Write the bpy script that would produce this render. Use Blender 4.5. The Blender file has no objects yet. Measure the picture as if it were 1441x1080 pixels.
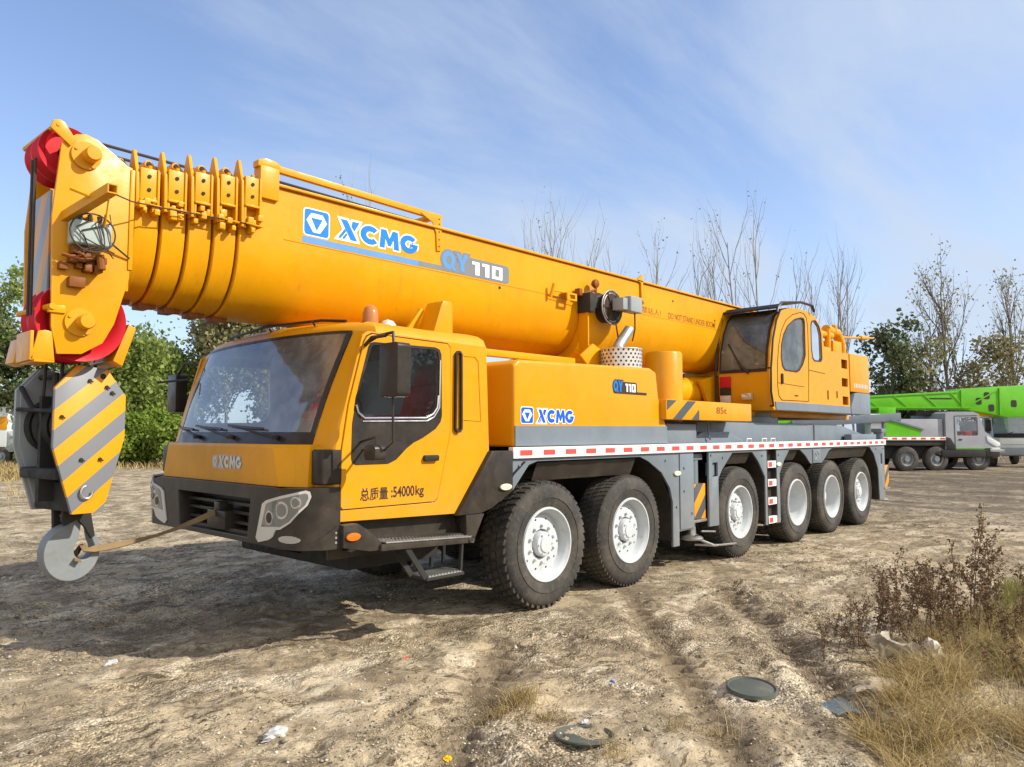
import bpy, bmesh, math, random
import numpy as np
from mathutils import Vector, Matrix

random.seed(7); RNG = np.random.default_rng(11)
S = bpy.context.scene
COL = S.collection

# ---------------------------------------------------------------- camera, sky, sun, exposure
CAM = Vector((-5.5167, -4.7419, 1.69))
YAW, PITCH = math.radians(43.065), math.radians(3.76)
FWD = Vector((math.cos(YAW), math.sin(YAW), 0)); RGT = Vector((math.sin(YAW), -math.cos(YAW), 0))
LOOK = FWD * math.cos(PITCH) + Vector((0, 0, math.sin(PITCH)))
cd = bpy.data.cameras.new('camera'); cam = bpy.data.objects.new('camera', cd); COL.objects.link(cam)
cam.location = CAM; cam.rotation_euler = LOOK.to_track_quat('-Z', 'Y').to_euler()
cd.sensor_width = 36; cd.lens = 36 * 1050 / 1441; cd.clip_start = .05; cd.clip_end = 3000
S.camera = cam

SUN_TO = Vector((.70, -1.20, 1.0)).normalized()          # towards the sun
sd = bpy.data.lights.new('sun', 'SUN'); sun = bpy.data.objects.new('sun', sd); COL.objects.link(sun)
sd.energy = 4.3; sd.angle = math.radians(.5); sd.color = (1, .93, .80)
sun.rotation_euler = (-SUN_TO).to_track_quat('-Z', 'Y').to_euler(); sun.location = (8, -12, 14)

W = bpy.data.worlds.new('World'); S.world = W; W.use_nodes = True
nt = W.node_tree; nt.nodes.clear(); L = nt.links.new
def N(t, **k):
    n = nt.nodes.new(t)
    for a, b in k.items(): setattr(n, a, b)
    return n
sky = N('ShaderNodeTexSky', sky_type='NISHITA', sun_disc=False)
sky.sun_elevation = math.asin(SUN_TO.z); sky.sun_rotation = math.atan2(SUN_TO.x, SUN_TO.y)
sky.air_density = 1.0; sky.dust_density = .6; sky.ozone_density = 1.6; sky.altitude = 50
tc = N('ShaderNodeTexCoord'); sep = N('ShaderNodeSeparateXYZ'); L(tc.outputs['Generated'], sep.inputs[0])
def M_(op, a, b=None, c=None):
    n = N('ShaderNodeMath', operation=op)
    for i, v in enumerate((a, b, c)):
        if v is None: continue
        if hasattr(v, 'is_output'): L(v, n.inputs[i])
        else: n.inputs[i].default_value = v
    return n.outputs[0]
zz = M_('ADD', M_('MAXIMUM', sep.outputs[2], 0), .16)
cx_ = M_('DIVIDE', sep.outputs[0], zz); cy_ = M_('DIVIDE', sep.outputs[1], zz)
comb = N('ShaderNodeCombineXYZ'); L(cx_, comb.inputs[0]); L(cy_, comb.inputs[1])
def cloudn(rot, scl, loc, scale, detail, rough, dist):
    mp = N('ShaderNodeMapping'); mp.inputs['Rotation'].default_value = (0, 0, rot); mp.inputs['Scale'].default_value = scl
    mp.inputs['Location'].default_value = loc
    L(comb.outputs[0], mp.inputs[0])
    n = N('ShaderNodeTexNoise'); L(mp.outputs[0], n.inputs['Vector'])
    n.inputs['Scale'].default_value = scale; n.inputs['Detail'].default_value = detail
    n.inputs['Roughness'].default_value = rough; n.inputs['Distortion'].default_value = dist
    return n.outputs['Fac']
def ramp(v, a, b, lo=0, hi=1):
    n = N('ShaderNodeMapRange', interpolation_type='SMOOTHSTEP'); L(v, n.inputs[0])
    for i, q in enumerate((a, b, lo, hi)): n.inputs[1 + i].default_value = q
    return n.outputs[0]
c1 = cloudn(.5, (1.0, 2.2, 1), (3.1, 1.7, 0), .55, 9, .58, .5)
c2 = cloudn(-.35, (1, 3.2, 1), (.4, 7.3, 0), 1.1, 9, .62, .8)
big = cloudn(0, (1, 1, 1), (5.0, 2.0, 0), .28, 3, .5, 0)
# more veil towards the right of the view (world +x, -y) and towards the horizon
side = M_('ADD', M_('MULTIPLY', sep.outputs[0], .5), M_('MULTIPLY', sep.outputs[1], -.45))
bias = ramp(side, -.45, .55, -.09, .08)
f1 = ramp(M_('ADD', c1, bias), .42, .70)
f2 = ramp(M_('ADD', M_('ADD', M_('MULTIPLY', c2, .6), M_('MULTIPLY', big, .4)), bias), .48, .80)
hz = ramp(sep.outputs[2], .0, .45, .46, .09)
back = ramp(M_('ADD', M_('MULTIPLY', sep.outputs[0], -FWD.x), M_('MULTIPLY', sep.outputs[1], -FWD.y)), -.05, .65)  # unseen bright cloud veil added behind the camera to lift the shaded faces
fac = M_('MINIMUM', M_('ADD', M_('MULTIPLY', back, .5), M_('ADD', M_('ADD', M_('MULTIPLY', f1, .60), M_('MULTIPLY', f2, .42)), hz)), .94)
mix = N('ShaderNodeMix', data_type='RGBA'); L(fac, mix.inputs[0])
tint = N('ShaderNodeMix', data_type='RGBA', blend_type='MULTIPLY'); tint.inputs[0].default_value = 1
L(sky.outputs[0], tint.inputs[6]); tint.inputs[7].default_value = (1.22, 1.25, 1.40, 1)
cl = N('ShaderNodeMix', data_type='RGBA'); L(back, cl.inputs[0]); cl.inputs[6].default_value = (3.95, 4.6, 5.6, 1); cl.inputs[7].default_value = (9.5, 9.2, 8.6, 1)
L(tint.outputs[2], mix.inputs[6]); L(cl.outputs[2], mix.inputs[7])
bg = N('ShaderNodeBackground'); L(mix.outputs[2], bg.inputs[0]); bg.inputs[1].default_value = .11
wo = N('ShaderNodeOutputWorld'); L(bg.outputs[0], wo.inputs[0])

S.view_settings.view_transform = 'Standard'; S.view_settings.look = 'None'
S.view_settings.exposure = .55; S.view_settings.gamma = 1
S.render.engine = 'CYCLES'; S.cycles.max_bounces = 6; S.cycles.transparent_max_bounces = 12
S.cycles.use_denoising = True

# ---------------------------------------------------------------- materials
def newmat(name):
    m = bpy.data.materials.new(name); m.use_nodes = True
    n = m.node_tree.nodes; l = m.node_tree.links
    return m, n, l, n['Principled BSDF']
def node(n, t, **k):
    x = n.new(t)
    for a, b in k.items(): setattr(x, a, b)
    return x
def noise(n, l, scale, detail=5, rough=.55, coord='Object', vec=None, dist=0):
    t = node(n, 'ShaderNodeTexNoise'); t.inputs['Scale'].default_value = scale
    t.inputs['Detail'].default_value = detail; t.inputs['Roughness'].default_value = rough; t.inputs['Distortion'].default_value = dist
    if vec is None:
        c = node(n, 'ShaderNodeTexCoord'); vec = c.outputs[coord]
    l.new(vec, t.inputs['Vector']); return t.outputs['Fac']
def mrange(n, l, v, a, b, lo, hi):
    r = node(n, 'ShaderNodeMapRange', interpolation_type='SMOOTHSTEP'); l.new(v, r.inputs[0])
    for i, q in enumerate((a, b, lo, hi)): r.inputs[1 + i].default_value = q
    return r.outputs[0]
def mixc(n, l, f, a, b, blend='MIX'):
    x = node(n, 'ShaderNodeMix', data_type='RGBA', blend_type=blend)
    for s, v in ((0, f), (6, a), (7, b)):
        if hasattr(v, 'is_output'): l.new(v, x.inputs[s])
        elif s == 0: x.inputs[0].default_value = v
        else: x.inputs[s].default_value = (*v, 1)
    return x.outputs[2]
def bump(n, l, h, strength, dist, p):
    b = node(n, 'ShaderNodeBump'); b.inputs['Strength'].default_value = strength; b.inputs['Distance'].default_value = dist
    l.new(h, b.inputs['Height']); l.new(b.outputs[0], p.inputs['Normal'])
def paint(name, c, rough=.4, dirt=.25, dirtc=(.30, .22, .13), var=.10, coat=.0, metal=0, bmp=.02, dscale=2.2, streak=0, dust=0):
    m, n, l, p = newmat(name)
    v = noise(n, l, 1.7, 6, .6)
    col = mixc(n, l, mrange(n, l, v, .3, .7, 0, 1), tuple(x * (1 - var) for x in c), tuple(min(1, x * (1 + var * .6)) for x in c))
    if dirt:
        d = noise(n, l, dscale, 10, .72)
        col = mixc(n, l, mrange(n, l, d, .52, .80, 0, dirt), col, dirtc)
    if streak:
        tc = node(n, 'ShaderNodeTexCoord'); mpp = node(n, 'ShaderNodeMapping'); mpp.inputs['Scale'].default_value = (7, 7, .55); l.new(tc.outputs['Object'], mpp.inputs[0])
        col = mixc(n, l, mrange(n, l, noise(n, l, 1.6, 8, .68, vec=mpp.outputs[0]), .53, .74, 0, streak), col, tuple(x * .55 for x in c[:2]) + (c[2] + .012,))
        sc = noise(n, l, 24, 4, .8); col = mixc(n, l, mrange(n, l, sc, .66, .70, 0, streak * 1.3), col, (.16, .09, .04))
    if dust:
        tc = node(n, 'ShaderNodeTexCoord'); sp = node(n, 'ShaderNodeSeparateXYZ'); l.new(tc.outputs['Object'], sp.inputs[0])
        k1 = node(n, 'ShaderNodeMath', operation='MULTIPLY'); l.new(mrange(n, l, sp.outputs[2], .35, 1.5, dust, .04), k1.inputs[0]); l.new(mrange(n, l, noise(n, l, 4.5, 9, .7), .32, .62, .25, 1), k1.inputs[1])
        col = mixc(n, l, k1.outputs[0], col, (.36, .285, .19))
    l.new(col, p.inputs['Base Color'])
    l.new(mrange(n, l, noise(n, l, 9, 6, .65), .3, .75, rough * .8, min(1, rough * 1.35)), p.inputs['Roughness'])
    p.inputs['Specular IOR Level'].default_value = .20
    p.inputs['Metallic'].default_value = metal; p.inputs['Coat Weight'].default_value = coat; p.inputs['Coat Roughness'].default_value = .12
    if bmp: bump(n, l, noise(n, l, 5, 3), bmp, .05, p)
    return m
def glassm(name, tint, alpha_rough=.02, body=.25, fres=1.5):
    m, n, l, p = newmat(name); n.remove(p)
    o = [x for x in n if x.type == 'OUTPUT_MATERIAL'][0]
    tr = node(n, 'ShaderNodeBsdfTransparent'); tr.inputs[0].default_value = (*tint, 1)
    df = node(n, 'ShaderNodeBsdfDiffuse'); df.inputs[0].default_value = (.44, .50, .54, 1)
    m1 = node(n, 'ShaderNodeMixShader'); l.new(mrange(n, l, noise(n, l, 3.5, 8, .7), .3, .75, body * .6, body * 1.9), m1.inputs[0]); l.new(tr.outputs[0], m1.inputs[1]); l.new(df.outputs[0], m1.inputs[2])
    gl = node(n, 'ShaderNodeBsdfGlossy'); gl.inputs['Roughness'].default_value = alpha_rough
    fr = node(n, 'ShaderNodeFresnel'); fr.inputs[0].default_value = fres
    m2 = node(n, 'ShaderNodeMixShader'); l.new(fr.outputs[0], m2.inputs[0]); l.new(m1.outputs[0], m2.inputs[1]); l.new(gl.outputs[0], m2.inputs[2])
    l.new(m2.outputs[0], o.inputs[0]); return m
def stripem(name, ca, cb, width, ang, axes='xz', off=0, dirt=.15):
    m, n, l, p = newmat(name)
    t = node(n, 'ShaderNodeTexCoord'); s = node(n, 'ShaderNodeSeparateXYZ'); l.new(t.outputs['Object'], s.inputs[0])
    def mt(op, a, b):
        x = node(n, 'ShaderNodeMath', operation=op)
        for i, v in enumerate((a, b)):
            if hasattr(v, 'is_output'): l.new(v, x.inputs[i])
            else: x.inputs[i].default_value = v
        return x.outputs[0]
    i0, i1 = 'xyz'.index(axes[0]), 'xyz'.index(axes[1])
    d = mt('ADD', mt('MULTIPLY', s.outputs[i0], -math.sin(ang)), mt('MULTIPLY', s.outputs[i1], math.cos(ang)))
    k = mt('GREATER_THAN', mt('FRACT', mt('ADD', mt('DIVIDE', d, 2 * width), 50 + off), 0), .5)
    col = mixc(n, l, k, ca, cb)
    dn = noise(n, l, 7, 9, .7)
    col = mixc(n, l, mrange(n, l, dn, .52, .78, 0, dirt), col, (.18, .13, .08))
    l.new(col, p.inputs['Base Color']); p.inputs['Roughness'].default_value = .42
    return m

MT = {}
YEL = (.63, .266, .001)
MT['yellow'] = paint('yellow_paint', YEL, .36, .10, (.45, .25, .06), .06, .08, streak=.16, dust=.30)
MT['boomyel'] = paint('boom_yellow_paint', (.63, .280, .001), .38, .14, (.46, .22, .04), .09, .06, bmp=.05, streak=.30)
MT['grey'] = paint('slate_grey_paint', (.15, .185, .225), .42, .30, (.30, .26, .20), .10, .1, streak=.2, dust=.26)
MT['greyl'] = paint('light_grey_paint', (.27, .30, .32), .42, .25, (.34, .28, .2), .1, .1)
MT['black'] = paint('black_plastic', (.022, .019, .018), .36, .30, (.16, .12, .08), .15, .1, dust=.11)
MT['dark'] = paint('dark_underbody', (.03, .029, .028), .7, .4, (.12, .09, .06), .2)
MT['white'] = paint('white_wheel_paint', (.50, .53, .55), .42, .62, (.27, .21, .14), .10, dscale=6, streak=.2)
MT['steel'] = paint('bare_steel', (.42, .41, .39), .38, .35, (.2, .15, .1), .12, 0, .75)
MT['chrome'] = paint('chrome_trim', (.65, .65, .64), .18, .1, (.2, .17, .12), .05, 0, .9)
MT['red'] = paint('red_sheave_plastic', (.50, .012, .022), .4, .1, (.2, .1, .08), .1)
MT['rope'] = paint('greasy_wire_rope', (.055, .045, .038), .55, .3, (.15, .1, .06), .2)
MT['tapew'] = paint('white_reflective_tape', (.74, .74, .70), .4, .2, (.4, .33, .24), .05)
MT['taper'] = paint('red_reflective_tape', (.66, .075, .065), .4, .15, (.4, .25, .2), .08)
MT['blue'] = paint('bright_blue_vinyl', (.008, .17, .58), .4, 0, var=.05)
MT['bluel'] = paint('pale_blue_vinyl', (.10, .25, .52), .4, 0, var=.05)
MT['blued'] = paint('deep_blue_vinyl', (.006, .095, .62), .4, 0, var=.05)
MT['vwhite'] = paint('white_vinyl', (.82, .83, .83), .4, 0, var=.03)
MT['vgrey'] = paint('grey_vinyl', (.17, .19, .21), .4, 0, var=.05)
MT['slate'] = paint('dark_slate_vinyl', (.07, .08, .09), .45, .2, var=.1)
MT['lampglass'] = paint('grey_headlight_glass', (.24, .25, .25), .10, .15, var=.25, metal=.35, coat=.6)
MT['vdark'] = paint('dark_vinyl', (.045, .03, .022), .5, 0, var=.1)
MT['vbrown'] = paint('faded_brown_lettering', (.20, .065, .012), .5, 0, var=.1)
MT['amber'] = paint('amber_lens', (.62, .15, .012), .2, .1, var=.1, coat=.5)
MT['ambercap'] = paint('faded_amber_beacon', (.40, .15, .045), .3, .2, var=.15, coat=.3)
MT['lens'] = paint('clear_lamp_lens', (.55, .56, .55), .12, .1, var=.2, metal=.6, coat=.6)
MT['lampw'] = paint('cream_marker_lamp', (.62, .60, .45), .3, .2, var=.05)
MT['silver'] = paint('silver_bezel', (.60, .58, .54), .35, .15, var=.06, metal=.3)
MT['hookm'] = paint('weathered_grey_hook_paint', (.20, .22, .23), .5, .5, (.13, .09, .06), .12, bmp=.15, dscale=7, streak=.3)
MT['seat'] = paint('red_seat_cloth', (.55, .02, .028), .8, .1, (.1, .03, .03), .2)
MT['dash'] = paint('grey_dashboard_plastic', (.32, .34, .37), .7, .1, (.3, .3, .3), .1)
MT['glass'] = glassm('windscreen_glass', (.76, .85, .90), .015, .20, 2.2)
MT['glasst'] = glassm('tinted_cab_glass', (.55, .68, .66), .02, .16, 1.6)
MT['glassd'] = glassm('door_glass', (.90, .92, .90), .012, .02, 1.6)
MT['hazard'] = stripem('yellow_grey_hazard_stripes', (.70, .29, .004), (.17, .18, .20), .105, math.radians(41), 'xz', .1)
MT['hazardv'] = stripem('yellow_dark_hazard_stripes', (.74, .26, .004), (.07, .075, .08), .13, math.radians(45), 'xz', .3)
MT['hazardw'] = stripem('yellow_slate_hazard_stripes', (.87, .38, .008), (.075, .085, .10), .13, math.radians(48), 'xz', .35)
MT['hazardx'] = stripem('brown_grey_hazard_stripes', (.60, .28, .03), (.25, .27, .31), .13, math.radians(-60), 'yz', 0)
MT['green'] = paint('lime_green_paint', (.105, .40, .010), .4, .15, (.1, .2, .05), .1, .2)
MT['greenw'] = paint('grey_lorry_paint', (.30, .31, .34), .45, .3, (.3, .25, .2), .1)
MT['pale'] = paint('pale_lorry_paint', (.62, .66, .66), .4, .25, (.4, .34, .26), .06)
MT['boxg'] = paint('grey_green_control_box', (.36, .42, .40), .45, .2, (.3, .25, .15), .08)

def tyre_mat():
    m, n, l, p = newmat('dusty_tyre_rubber')
    a = noise(n, l, 3, 8, .65); b = noise(n, l, 22, 6, .6)
    col = mixc(n, l, mrange(n, l, a, .38, .74, 0, .6), (.022, .021, .020), (.115, .094, .070))
    col = mixc(n, l, mrange(n, l, b, .48, .75, 0, .35), col, (.15, .122, .088))
    l.new(col, p.inputs['Base Color']); p.inputs['Roughness'].default_value = .82
    bump(n, l, b, .25, .02, p); return m
MT['tyre'] = tyre_mat()
def perforated():
    m, n, l, p = newmat('perforated_silver_steel')
    p.inputs['Base Color'].default_value = (.62, .62, .60, 1); p.inputs['Metallic'].default_value = .55; p.inputs['Roughness'].default_value = .36
    return m
MT['perf'] = perforated()
# ---------------------------------------------------------------- mesh building helpers
def arc(cx, cy, rx, ry, a0, a1, n):
    return [(cx + rx * math.cos(math.radians(a0 + (a1 - a0) * i / n)), cy + ry * math.sin(math.radians(a0 + (a1 - a0) * i / n))) for i in range(n + 1)]
def to3(axis, u, v, w):          # (u,v) in the plane, w along the axis
    return {'x': (w, u, v), 'y': (u, w, v), 'z': (u, v, w)}[axis]
class MB:
    def __init__(s): s.bm = bmesh.new()
    def _fin(s, faces, bev, mi, seg=2):
        for f in faces: f.material_index = mi
        if bev:
            es = list({e for f in faces for e in f.edges})
            r = bmesh.ops.bevel(s.bm, geom=es, offset=bev, segments=seg, affect='EDGES', profile=.6, clamp_overlap=True)
            for f in r['faces']: f.material_index = mi
        return s
    def prism(s, pts, axis, a, b, bev=0, mi=0, seg=2):
        v0 = [s.bm.verts.new(to3(axis, u, v, a)) for u, v in pts]; v1 = [s.bm.verts.new(to3(axis, u, v, b)) for u, v in pts]
        n = len(pts); fs = [s.bm.faces.new(v0), s.bm.faces.new(v1[::-1])]
        for i in range(n): fs.append(s.bm.faces.new((v0[i], v1[i], v1[(i + 1) % n], v0[(i + 1) % n])))
        bmesh.ops.recalc_face_normals(s.bm, faces=fs)
        return s._fin(fs, bev, mi, seg)
    def box(s, x0, x1, y0, y1, z0, z1, bev=0, mi=0, seg=2):
        return s.prism([(x0, y0), (x1, y0), (x1, y1), (x0, y1)], 'z', z0, z1, bev, mi, seg)
    def poly(s, pts, mi=0):
        f = s.bm.faces.new([s.bm.verts.new(p) for p in pts]); f.material_index = mi; return s
    def strip(s, A, B, mi=0, closed=False):      # quads between two polylines
        a = [s.bm.verts.new(p) for p in A]; b = [s.bm.verts.new(p) for p in B]; n = len(a)
        for i in range(n if closed else n - 1):
            j = (i + 1) % n
            f = s.bm.faces.new((a[i], a[j], b[j], b[i])); f.material_index = mi
        return s
    def grid(s, rows, mi=0, closed=False):
        vs = [[s.bm.verts.new(p) for p in r] for r in rows]
        for i in range(len(vs) - 1):
            n = len(vs[i])
            for j in range(n if closed else n - 1):
                k = (j + 1) % n
                f = s.bm.faces.new((vs[i][j], vs[i][k], vs[i + 1][k], vs[i + 1][j])); f.material_index = mi
        return vs
    def tube(s, path, r, n=8, mi=0, r2=None, cap=True):
        P = [Vector(p) for p in path]; m = len(P); rings = []; up = None
        for i, p in enumerate(P):
            t = (P[min(i + 1, m - 1)] - P[max(i - 1, 0)]).normalized()
            if up is None: up = Vector((0, 0, 1)) if abs(t.z) < .9 else Vector((1, 0, 0))
            a = t.cross(up).normalized(); up = a.cross(t).normalized()
            rr = r if r2 is None else r + (r2 - r) * i / max(1, m - 1)
            rings.append([p + a * rr * math.cos(2 * math.pi * k / n) + up * rr * math.sin(2 * math.pi * k / n) for k in range(n)])
        vs = s.grid(rings, mi, True)
        if cap:
            for ring in (vs[0][::-1], vs[-1]):
                f = s.bm.faces.new(ring); f.material_index = mi
        return s
    def bar(s, p, q, w, h, mi=0, bev=0):         # rectangular bar from p to q
        p, q = Vector(p), Vector(q); t = (q - p).normalized()
        up = Vector((0, 0, 1)) if abs(t.z) < .95 else Vector((0, 1, 0))
        a = t.cross(up).normalized() * w / 2; b = a.cross(t).normalized() * h / 2
        v = [s.bm.verts.new(c) for c in (p - a - b, p + a - b, p + a + b, p - a + b, q - a - b, q + a - b, q + a + b, q - a + b)]
        fs = [s.bm.faces.new([v[i] for i in q_]) for q_ in ((0, 1, 2, 3), (7, 6, 5, 4), (0, 4, 5, 1), (1, 5, 6, 2), (2, 6, 7, 3), (3, 7, 4, 0))]
        bmesh.ops.recalc_face_normals(s.bm, faces=fs)
        return s._fin(fs, bev, mi)
    def lathe(s, prof, c, axis='y', n=32, mi=0, mis=None):   # prof = (radius, offset along the axis)
        c = Vector(c); rows = []
        for r, o in prof:
            rows.append([c + Vector(to3(axis, r * math.cos(2 * math.pi * k / n), r * math.sin(2 * math.pi * k / n), o)) for k in range(n)])
        for i in range(len(rows) - 1):
            s.grid(rows[i:i + 2], mis[i] if mis else mi, True)
        bmesh.ops.remove_doubles(s.bm, verts=s.bm.verts[:], dist=1e-5)
        return s
    def plate(s, outline, holes, axis, a, b, mi=0, bev=0, offset=0):   # flat plate with holes
        cu = bpy.data.curves.new('tmp', 'CURVE'); cu.dimensions = '2D'; cu.fill_mode = 'BOTH'
        cu.extrude = abs(b - a) / 2 - bev; cu.bevel_depth = bev; cu.bevel_resolution = 1; cu.offset = offset - bev
        for pts in [outline] + list(holes):
            sp = cu.splines.new('POLY'); sp.points.add(len(pts) - 1); sp.use_cyclic_u = True
            for q, (u, v) in zip(sp.points, pts): q.co = (u, v, 0, 1)
        s.curve(cu, lambda p: to3(axis, p.x, p.y, (a + b) / 2 + p.z), mi); return s
    def curve(s, cu, fn, mi=0):
        o = bpy.data.objects.new('tmp', cu); COL.objects.link(o)
        dg = bpy.context.evaluated_depsgraph_get(); ev = o.evaluated_get(dg); me = ev.to_mesh()
        vs = [s.bm.verts.new(fn(v.co)) for v in me.vertices]
        for p in me.polygons:
            try: f = s.bm.faces.new([vs[i] for i in p.vertices]); f.material_index = mi
            except ValueError: pass
        ev.to_mesh_clear(); bpy.data.objects.remove(o); bpy.data.curves.remove(cu)
        return s
    def build(s, name, mats, parent=None, smooth=35, xf=None, recalc=True):
        if xf is not None: bmesh.ops.transform(s.bm, matrix=xf, verts=s.bm.verts[:])
        if recalc: bmesh.ops.recalc_face_normals(s.bm, faces=s.bm.faces[:])
        me = bpy.data.meshes.new(name); s.bm.to_mesh(me); s.bm.free()
        for m in ([mats] if isinstance(mats, str) else mats): me.materials.append(MT[m] if isinstance(m, str) else m)
        if smooth:
            me.shade_smooth(); me.set_sharp_from_angle(angle=math.radians(smooth))
        o = bpy.data.objects.new(name, me); COL.objects.link(o)
        if parent is not None:
            o.parent = parent
            if parent.type == 'EMPTY': o.location = -Vector(parent.get('_b', (0, 0, 0)))
        return o
def tag(o, label, cat, group=None, kind=None):
    o['label'] = label; o['category'] = cat
    if group: o['group'] = group
    if kind: o['kind'] = kind
    return o
ROOTS = []
def thing(name, label, cat, base=(0, 0, 0), group=None):     # parts are modelled in the same frame as base
    o = bpy.data.objects.new(name, None); COL.objects.link(o); o.location = base; o['_b'] = list(base)
    o.empty_display_size = .2; ROOTS.append(o)
    return tag(o, label, cat, group)
def relocate(o, loc, rot=0, scale=1):
    o.location = loc; o.rotation_euler = (0, 0, rot); o.scale = (scale,) * 3
def structure(o): o['kind'] = 'structure'; return o
def copy_tree(o, parent=None):
    c = o.copy(); COL.objects.link(c); c.parent = parent
    for ch in list(o.children): copy_tree(ch, c)
    return c
def at(px, D, z=0.0):                 # a ground point D metres ahead, in the direction of column px
    p = CAM + FWD * D + RGT * (D * (px - 720.5) / 1050); p.z = z; return p

# ---------------------------------------------------------------- lettering
def letter(ch):
    if ch == 'X': return [[(.12, 1), (.45, 1), (.95, 0), (.62, 0)], [(.70, 1), (1.05, 1), (.80, .50), (.64, .72)],
                          [(0, 0), (.13, 0), (.40, .40), (.33, .54)], [(.19, 0), (.32, 0), (.46, .22), (.41, .34)]], 1.05
    if ch == 'x': return [[(.06, 1.03), (.48, 1.03), (.58, .86), (.68, 1.03), (1.10, 1.03), (.84, .48), (1.0, -.03), (-.05, -.03), (.29, .46)]], 1.05
    if ch == 'C': return [arc(.5, .5, .5, .5, 42, 318, 22) + arc(.52, .5, .22, .20, 318, 42, 14)], .93
    if ch == 'M': return [[(0, 0), (.08, 1), (.36, 1), (.53, .55), (.70, 1), (.98, 1), (1.06, 0), (.78, 0), (.75, .52), (.60, .14), (.46, .14), (.31, .52), (.28, 0)]], 1.06
    if ch == 'G': return [arc(.5, .5, .5, .5, 42, 345, 24) + [(1.0, .54), (.55, .54), (.55, .37), (.70, .37), (.70, .325)] + arc(.52, .5, .23, .21, 298, 42, 16)], 1.0
    if ch == '1': return [[(.0, .78), (.0, 1), (.46, 1), (.46, 0), (.20, 0), (.20, .78)]], .46
    if ch == '0': return [[(0, 0), (.70, 0), (.70, 1), (0, 1)], [(.22, .22), (.48, .22), (.48, .78), (.22, .78)]], .70
    if ch == 'Q': return [arc(.46, .5, .46, .5, 0, 360, 26)[:-1], arc(.46, .5, .19, .24, 0, 360, 18)[:-1]], .92
    if ch == 'q': return [[(.50, .32), (.66, .38), (1.02, -.06), (.78, -.06)]], 0
    if ch == 'Y': return [[(0, 1), (.30, 1), (.46, .66), (.62, 1), (.92, 1), (.60, .42), (.60, 0), (.32, 0), (.32, .42)]], .92
def word_polys(w, gap=.06):
    out, x = [], 0
    for ch in w:
        ps, wd = letter(ch); out += [[(x + u, v) for u, v in p] for p in ps]; x += wd + gap
    return out, x - gap
def face_map(plane, d):
    if plane == 'side': return lambda u, v, k: (u, d - k, v)          # faces -y
    return lambda u, v, k: (d - k, -u, v)                              # faces -x (u = -y)
def put_polys(mb, polys, wid, box, plane, d, mi, k=0, grow=0):
    x0, x1, z0, z1 = box; sx, sz = (x1 - x0) / wid, (z1 - z0)
    cu = bpy.data.curves.new('tmp', 'CURVE'); cu.dimensions = '2D'; cu.fill_mode = 'BOTH'; cu.offset = grow
    for p in polys:
        sp = cu.splines.new('POLY'); sp.points.add(len(p) - 1); sp.use_cyclic_u = True
        for q, (u, v) in zip(sp.points, p): q.co = (x0 + u * sx, z0 + v * sz, 0, 1)
    f = face_map(plane, d); mb.curve(cu, lambda c: f(c.x, c.y, k), mi)
def put_text(mb, body, box, plane, d, mi, k=0, bold=.0, shear=0):
    cu = bpy.data.curves.new('tmp', 'FONT'); cu.body = body; cu.offset = bold; cu.shear = shear; cu.resolution_u = 4
    o = bpy.data.objects.new('tmp', cu); COL.objects.link(o); dg = bpy.context.evaluated_depsgraph_get()
    me = o.evaluated_get(dg).to_mesh(); xs = [v.co.x for v in me.vertices]; zs = [v.co.y for v in me.vertices]
    a, b, c, e = min(xs), max(xs), min(zs), max(zs); o.evaluated_get(dg).to_mesh_clear(); bpy.data.objects.remove(o)
    x0, x1, z0, z1 = box; f = face_map(plane, d)
    mb.curve(cu, lambda q: f(x0 + (q.x - a) / (b - a) * (x1 - x0), z0 + (q.y - c) / (e - c) * (z1 - z0), k), mi)
def rrect(x0, x1, z0, z1, r, n=4):
    return arc(x1 - r, z1 - r, r, r, 0, 90, n) + arc(x0 + r, z1 - r, r, r, 90, 180, n) + arc(x0 + r, z0 + r, r, r, 180, 270, n) + arc(x1 - r, z0 + r, r, r, 270, 360, n)
def emblem(mb, box, plane, d, mw, mblue, k=0, r=.16, border=True):
    x0, x1, z0, z1 = box; w, h = x1 - x0, z1 - z0; c = min(w, h)
    def pp(pts, mi, kk): put_polys(mb, pts, 1, (0, 1, 0, 1), plane, d, mi, kk)
    g = .05 * c
    if border: pp([rrect(x0 - g, x1 + g, z0 - g, z1 + g, r * c)], mw, k)
    pp([rrect(x0, x1, z0, z1, r * c * .8)], mblue, k + .0012)
    q = lambda u, v: (x0 + u * w, z0 + v * h)
    pp([[q(.27, .86), q(.73, .86), q(.92, .56), q(.64, .12), q(.36, .12), q(.08, .56)]], mw, k + .0024)
    pp([[q(.26, .68), q(.74, .68), q(.50, .20)]], mblue, k + .0036)
# ================================================================ THE ORANGE-YELLOW CRANE (front towards -x, near side y = 0)
YC = 1.40
CR = thing('mobile_crane', 'large yellow six axle truck crane with blue lettering on its boom, in the foreground', 'crane', (4, YC, 0))
CR['_b'] = [4, YC, 0]
MIR = lambda y: 2 * YC - y

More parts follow.
